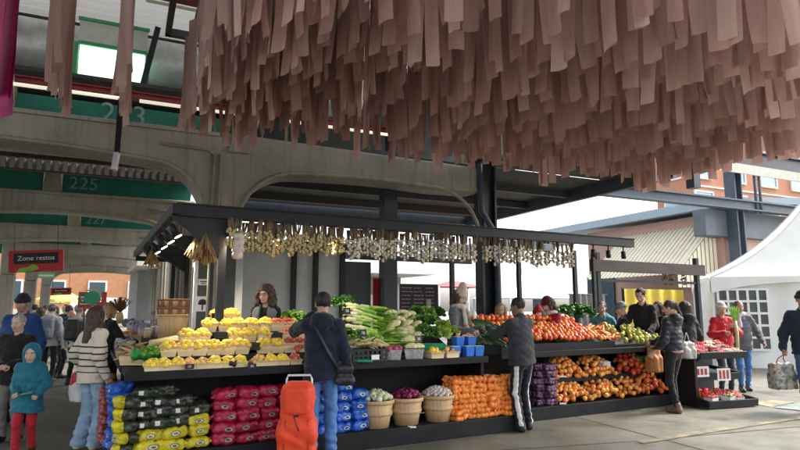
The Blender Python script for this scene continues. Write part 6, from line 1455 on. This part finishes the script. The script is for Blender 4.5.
V, F = sack_mesh(55, .16, .14, .2, .05, (3,2,3)); o = np_obj('shopping_bag', V, F, mat('plastic_white', (.66,.68,.63), .35, .12, 8, .3), None, ST.at_v(470, 324, 7.75)); tag(o, 'white plastic bag held by the seller in the beige hat', 'bag')
v2 = person('seller with long curly brown hair and red glasses in grey vest behind the yellow fruit', GP(263,7.85,.2), 1.70, 172, arms=((.2,.3,.98),(-.22,.28,.98)), female=True, head=(-6,-4), lean=3, top=dict(mat=BLK, hem=.8), bottom=dict(mat=BLK), hair=('bigcurly','brown'), glasses=True, h=.011)
s = SDF((-.3,-.25,.8), (.3,.3,1.5), .012); T = lambda *p: tuple(np.array((0,0,.93))+rotM(0,-3) @ (np.array(p)-np.array((0,0,.93))))
s.cone(T(0,0,.95), T(0,0,1.2), .172, .175, 0, (1,1.3,1)); s.cone(T(0,0,1.2), T(0,0,1.34), .175, .178, .05, (1,1.35,1)); s.cone(T(-.11,0,1.37), T(.11,0,1.37), .08, .08, .06); s.disp(lambda x,y,z: .004*wig(x,y,z,24)); s.cut(lambda x,y,z: np.maximum(.055-np.abs(x)-(y < 0)*9, -9)+0*z); V, F = s.mesh(); np_obj('vest', V*v2['sc'], F, cloth('vest_grey', (.16,.165,.17)), v2['o'])
# striped sweater shopper
m, nt, p = new_mat('striped_knit'); tc = N(nt, 'ShaderNodeTexCoord'); sx = N(nt, 'ShaderNodeSeparateXYZ'); nt.links.new(tc.outputs['Object'], sx.inputs[0]); z = sx.outputs[2]
st2 = mathn(nt, 'LESS_THAN', mathn(nt, 'FRACT', mathn(nt, 'MULTIPLY', mathn(nt, 'SUBTRACT', z, .86), 1/.072)), .24); rng2 = mathn(nt, 'MULTIPLY', mathn(nt, 'GREATER_THAN', z, .865), mathn(nt, 'LESS_THAN', z, 1.17))
c = mixc(nt, mathn(nt, 'MULTIPLY', st2, rng2), (.62,.57,.45), (.02,.02,.022)); nt.links.new(c, p.inputs['Base Color']); p.inputs['Roughness'].default_value = .9
n1 = noise(nt, tc.outputs['Object'], 90, 2); b = N(nt, 'ShaderNodeBump'); b.inputs['Strength'].default_value = .4; nt.links.new(n1.outputs[0], b.inputs['Height']); nt.links.new(b.outputs[0], p.inputs['Normal']); STRIPE = m
k_ = person('shopper with long brown hair in cream sweater with black stripes and wide pale jeans', GP(87,6.95), 1.62, -30, female=True, arms=((.3,.0,.9),(-.29,.1,.95)), grips=('relaxed','grip'), feet=((.1,.05),(-.1,-.03)), head=(-14,-6), top=dict(mat=STRIPE, hem=.80, loose=.035, collar=.06, wr=.007, name='sweater'), bottom=dict(mat=cloth('pale_jeans', (.22,.33,.45), second=(.3,.42,.54)), wide=.045, hem=.05), shoe=mat('shoe_cream', (.5,.47,.4), .6), hair=('long','brown'), h=.0105)
def carrier(label, p, hand, w, h, m, m2=None, rz=0, deco=None):
    o = empty('carrier_bag', p, rz, label, 'bag')
    s = SDF((-w/2-.08,-.16,-.03), (w/2+.08,.16,h+.05), .009); s.rbox((0,0,h*.3),(w,.2,h*.6),.035); s.rbox((0,0,h*.6),(w*.96,.13,h*.7),.03,.06); s.cone((-w*.34,0,h*.93),(w*.34,0,h*.93), .016, .016, .03); s.disp(lambda x,y,z: .008*wig(x,y,z*.5,26)+.004*np.sin(x*60+z*8)); s.cut(lambda x,y,z: .004-z+0*x); V, F = s.mesh(); np_obj('bag_body', V, F, m, o)
    hd_ = Vector(hand)-Vector(p); hd_.rotate(Euler((0,0,-rz)))
    for q in (-1, 1): b = MB(); b.tube([(q*w*.25,.0,h*.88), (q*w*.12,0,h*.88+(hd_.z-h*.88)*.6), hd_], .008, 6); b.build('handle', m2 or m, o)
    return o
m, nt, p = new_mat('bag_white_red'); tc = N(nt, 'ShaderNodeTexCoord'); n1 = noise(nt, tc.outputs['Object'], 7, 1); sx = N(nt, 'ShaderNodeSeparateXYZ'); nt.links.new(tc.outputs['Object'], sx.inputs[0])
c = mixc(nt, mathn(nt, 'MULTIPLY', mathn(nt, 'GREATER_THAN', n1.outputs[0], .47), mathn(nt, 'GREATER_THAN', sx.outputs[2], .2)), (.72,.72,.7), (.6,.03,.06)); nt.links.new(c, p.inputs['Base Color']); p.inputs['Roughness'].default_value = .35; WR = m
hw = world_of(k_, k_['wr'][1]); hw.z -= .08; carrier('white plastic carrier bag with red print held by the striped sweater shopper', (hw.x-.02,hw.y-.02,.50), hw, .24, .36, WR, None, R(20))
# child and adults at the far left
TEAL = cloth('teal', (.012,.14,.20), .25, rough=.6); REDP = cloth('red_pants', (.42,.02,.03))
l_ = person('child in teal hooded coat and red trousers walking towards the camera', GP(24,6.75), 1.17, 190, arms=((.1,.26,1.02),(-.22,.2,.98)), grips=('grip','grip'), feet=((.09,.12),(-.08,-.08)), head=(8,-8), top=dict(mat=TEAL, hem=.68, loose=.05, hood=True, hood_up=True, wr=.008, zip=mat('zip_dark', (.01,.05,.08), .5)), hsc=1.28, bottom=dict(mat=REDP, wide=.02), shoe=mat('shoe_brown', (.10,.05,.03), .6), hair=('short','brown'), h=.0125, girth=1.05)
hx = world_of(l_, (l_['wr'][0]+l_['wr'][1])/2); b = MB(); b.tube([hx+Vector((-.1,-.04,-.02)), hx+Vector((.09,-.05,.02))], .012, 6); tag(b.build('cord_toy', mat('toy_green', (.1,.3,.2), .5)), 'thin green toy cord held by the child in teal', 'toy')
person('older shopper with short grey hair in black jacket with hands clasped', GP(9,7.35), 1.52, 186, skin_='old', arms=((.06,.25,1.06),(-.06,.25,1.06)), grips=('grip','grip'), head=(-4,-8), top=dict(mat=cloth('black_fleece', (.014,.013,.014)), hem=.78, loose=.035), bottom=dict(mat=cloth('grey_trousers', (.2,.19,.18)), wide=.02), hair=('short','grey'), h=.012, girth=1.08)
person('man in dark knit cap and royal blue jacket behind the older shopper', GP(13,8.4), 1.79, 184, skin_='tan', top=dict(mat=cloth('royal', (.015,.055,.17)), zip=mat('zip_black', (.01,.01,.012), .5), hem=.82, loose=.04, collar=.085), bottom=dict(mat=BLK), hat=('beanie', cloth('dark_knit', (.02,.022,.03))), hair=('short','black'), head=(0,-10), h=.012, girth=1.1)
# aisle shoppers
def backpack(info, m, label=None):
    s = SDF((-.25,-.42,.9), (.25,-.02,1.55), .014); T = lambda *p: np.array(p)
    s.rbox((0,-.2,1.2),(.30,.17,.46),.06); s.rbox((0,-.28,1.1),(.22,.08,.2),.03,.03); s.disp(lambda x,y,z: .004*wig(x,y,z,30)); V, F = s.mesh(); o = np_obj('backpack', V*info['sc'], F, m, None, info['o'].location.copy(), None, info['o'].rotation_euler[2]); tag(o, label, 'backpack')
g1 = person('aisle shopper in pale grey jacket with backpack walking away', GP(46,13), 1.68, 8, top=dict(mat=cloth('pale_jacket', (.33,.34,.35)), hem=.8, loose=.03, hood=True), hair=('short','darkgrey'), bottom=dict(mat=BLK), h=.017); backpack(g1, mat('pack_grey', (.16,.17,.2), .7), 'grey backpack on the pale jacketed aisle shopper')
person('aisle shopper in dark navy coat bending to the right', GP(58,13.8), 1.66, -50, lean=10, top=dict(mat=NAVY, hem=.72), hair=('short','brown'), bottom=dict(mat=BLK), h=.018)
person('aisle shopper with dark hair in white coat further away', GP(35.5,14.5), 1.62, 20, female=True, top=dict(mat=cloth('white_coat', (.5,.5,.5)), hem=.7), hair=('bob','brown'), bottom=dict(mat=BLK), h=.018)
g2 = person('aisle shopper with black backpack and pale jacket beside the striped shopper', GP(73,12.6), 1.67, 0, top=dict(mat=cloth('pale_jacket2', (.4,.4,.39)), hem=.82), hair=('short','grey'), bottom=dict(mat=BLK), h=.017); backpack(g2, mat('pack_black', (.02,.02,.022), .6), 'black backpack on the aisle shopper beside the striped sweater')
person('shopper with blond hair in long dark coat at the aisle side stand', GP(103,9.3), 1.68, -40, female=True, arms=((.15,.4,1.1),(-.28,.05,.85)), head=(-10,-12), top=dict(mat=BLK, hem=.6, loose=.02), hair=('bob','blond'), bottom=dict(mat=BLK), h=.013)
person('distant aisle shopper in red jacket near the far end', GP(66,22), 1.7, 0, top=dict(mat=cloth('red_far', (.3,.03,.04)), hem=.8), hair=('short','black'), h=.022)
person('distant aisle shopper in tan coat near the far end', GP(52,20), 1.66, 180, top=dict(mat=cloth('tan_far', (.3,.22,.14)), hem=.6), hair=('bob','brown'), h=.022)
for px, d, face, col, lab in ((30,17,10,(.05,.06,.09),'distant aisle shopper in dark blue coat left of the pale jackets'),(41,19,-20,(.4,.4,.4),'distant aisle shopper in white jacket between the dark coats'),(62,17.5,160,(.03,.03,.03),'distant aisle shopper in black coat facing the camera'),(80,18,0,(.12,.13,.1),'distant aisle shopper in olive coat right of the black backpack'),(90,21,200,(.25,.06,.06),'distant aisle shopper in dark red coat near the white van')):
    person(lab, GP(px, d), 1.66+.02*(px % 4), face, top=dict(mat=cloth('far_%d' % px, col), hem=.72), hair=('short','brown' if px % 2 else 'black'), bottom=dict(mat=BLK), h=.022)
# right side
REDJ = cloth('red_jacket', (.50,.02,.025), .25, rough=.6)
o_ = person('shopper in red jacket and cream knit hat holding a big leek before the tent', GP(727,11.3), 1.70, 176, female=True, arms=((.1,.3,1.18),(-.06,.32,1.3)), grips=('grip','grip'), poles=((.9,-.3,-1),(-.9,-.3,-1)), head=(0,-12), top=dict(mat=REDJ, zip=mat('zip_white', (.6,.6,.58), .5), hem=.8, loose=.025, collar=.08), bottom=dict(mat=cloth('dark_grey_p', (.05,.055,.06))), hat=('beanie', cloth('cream_knit', (.5,.5,.42))), h=.013)
q = world_of(o_, o_['wr'][1]); b = MB(); b.tube([q+Vector((.02,-.06,-.4)), q+Vector((.02,-.07,-.1)), q+Vector((.0,-.06,.1))], [.03,.03,.035], 8, 0)
for k in range(12): blade(b, q+Vector((0,-.06,.08)), (random.uniform(-.4,.4), random.uniform(-.4,.2), 1), (0,-1,0), .3, .03, 1, .2)
tag(b.build('held_leek', [ROOT, LG]), 'long leek with green top held up by the red jacket shopper', 'leek')
person('man in grey zipped jacket and blue jeans walking beside the red jacket shopper', GP(745,11.7), 1.74, 165, arms=((.28,.05,.86),(-.34,.16,.95)), feet=((.09,.14),(-.09,-.1)), head=(10,-4), top=dict(mat=cloth('mid_grey', (.12,.13,.145)), zip=mat('zip_black', (.01,.01,.012), .5), hem=.8, loose=.025, collar=.08, puff=.005), bottom=dict(mat=JEANB), scarf=cloth('white_scarf', (.5,.5,.5)), hair=('short','darkgrey'), h=.013, skin_='tan')
q_ = person('man in dark navy jacket and jeans at the right edge carrying a shopping bag', GP(813,9.3), 1.86, 150, skin_='tan', arms=((.3,.08,.9),(-.3,.08,.9)), grips=('grip','grip'), feet=((.1,.12),(-.1,-.12)), head=(10,0), top=dict(mat=cloth('dark_navy', (.022,.03,.045)), hem=.82, loose=.03), bottom=dict(mat=cloth('jeans_dark', (.05,.11,.2))), hat=('beanie', cloth('black_knit', (.02,.02,.02))), h=.012)
m, nt, p = new_mat('bag_printed'); tc = N(nt, 'ShaderNodeTexCoord'); n1 = noise(nt, tc.outputs['Object'], 9, 2); c = ramp(nt, n1.outputs[0], [(.36,(.07,.09,.08)),(.48,(.22,.24,.2)),(.58,(.42,.42,.38)),(.66,(.25,.06,.04)),(.72,(.4,.3,.08))]); nt.links.new(c, p.inputs['Base Color']); p.inputs['Roughness'].default_value = .4
hw = world_of(q_, q_['wr'][0]); hw.z -= .08; carrier('large printed shopping bag with red handles held by the man at the edge', (hw.x-.06,hw.y,.34), hw, .40, .42, m, mat('handle_red', (.4,.03,.03), .5), R(10))
person('shopper in long black coat standing behind the quilted jacket shopper', GP(691,10.3), 1.72, 20, top=dict(mat=BLK, hem=.7, loose=.02, hood=True), hair=('bob','black'), bottom=dict(mat=BLK), h=.014)
person('shopper with dark bun hair and black scarf beside the yellow banner', GP(664,10.9), 1.72, 120, female=True, head=(0,-15), top=dict(mat=BLK, hem=.75), hair=('bob','brown'), bottom=dict(mat=BLK), h=.014)
hw = world_of(c_, c_['wr'][0]); hw.z -= .07; carrier('tan orange paper bag held by the quilted jacket shopper', (hw.x,hw.y,.56), hw, .22, .42, mat('bag_tan', (.48,.2,.06), .6, .2, 8, .2), None, R(30))
hw = world_of(c_, c_['wr'][1]); hw.z -= .07; carrier('pale checked shoulder bag beside the quilted jacket shopper', (GP(691,9.7).x,GP(691,9.7).y,.78), GP(691,9.7)+Vector((0,0,1.2)), .22, .28, mat('bag_check', (.42,.41,.38), .7, .35, 30), None, R(10))
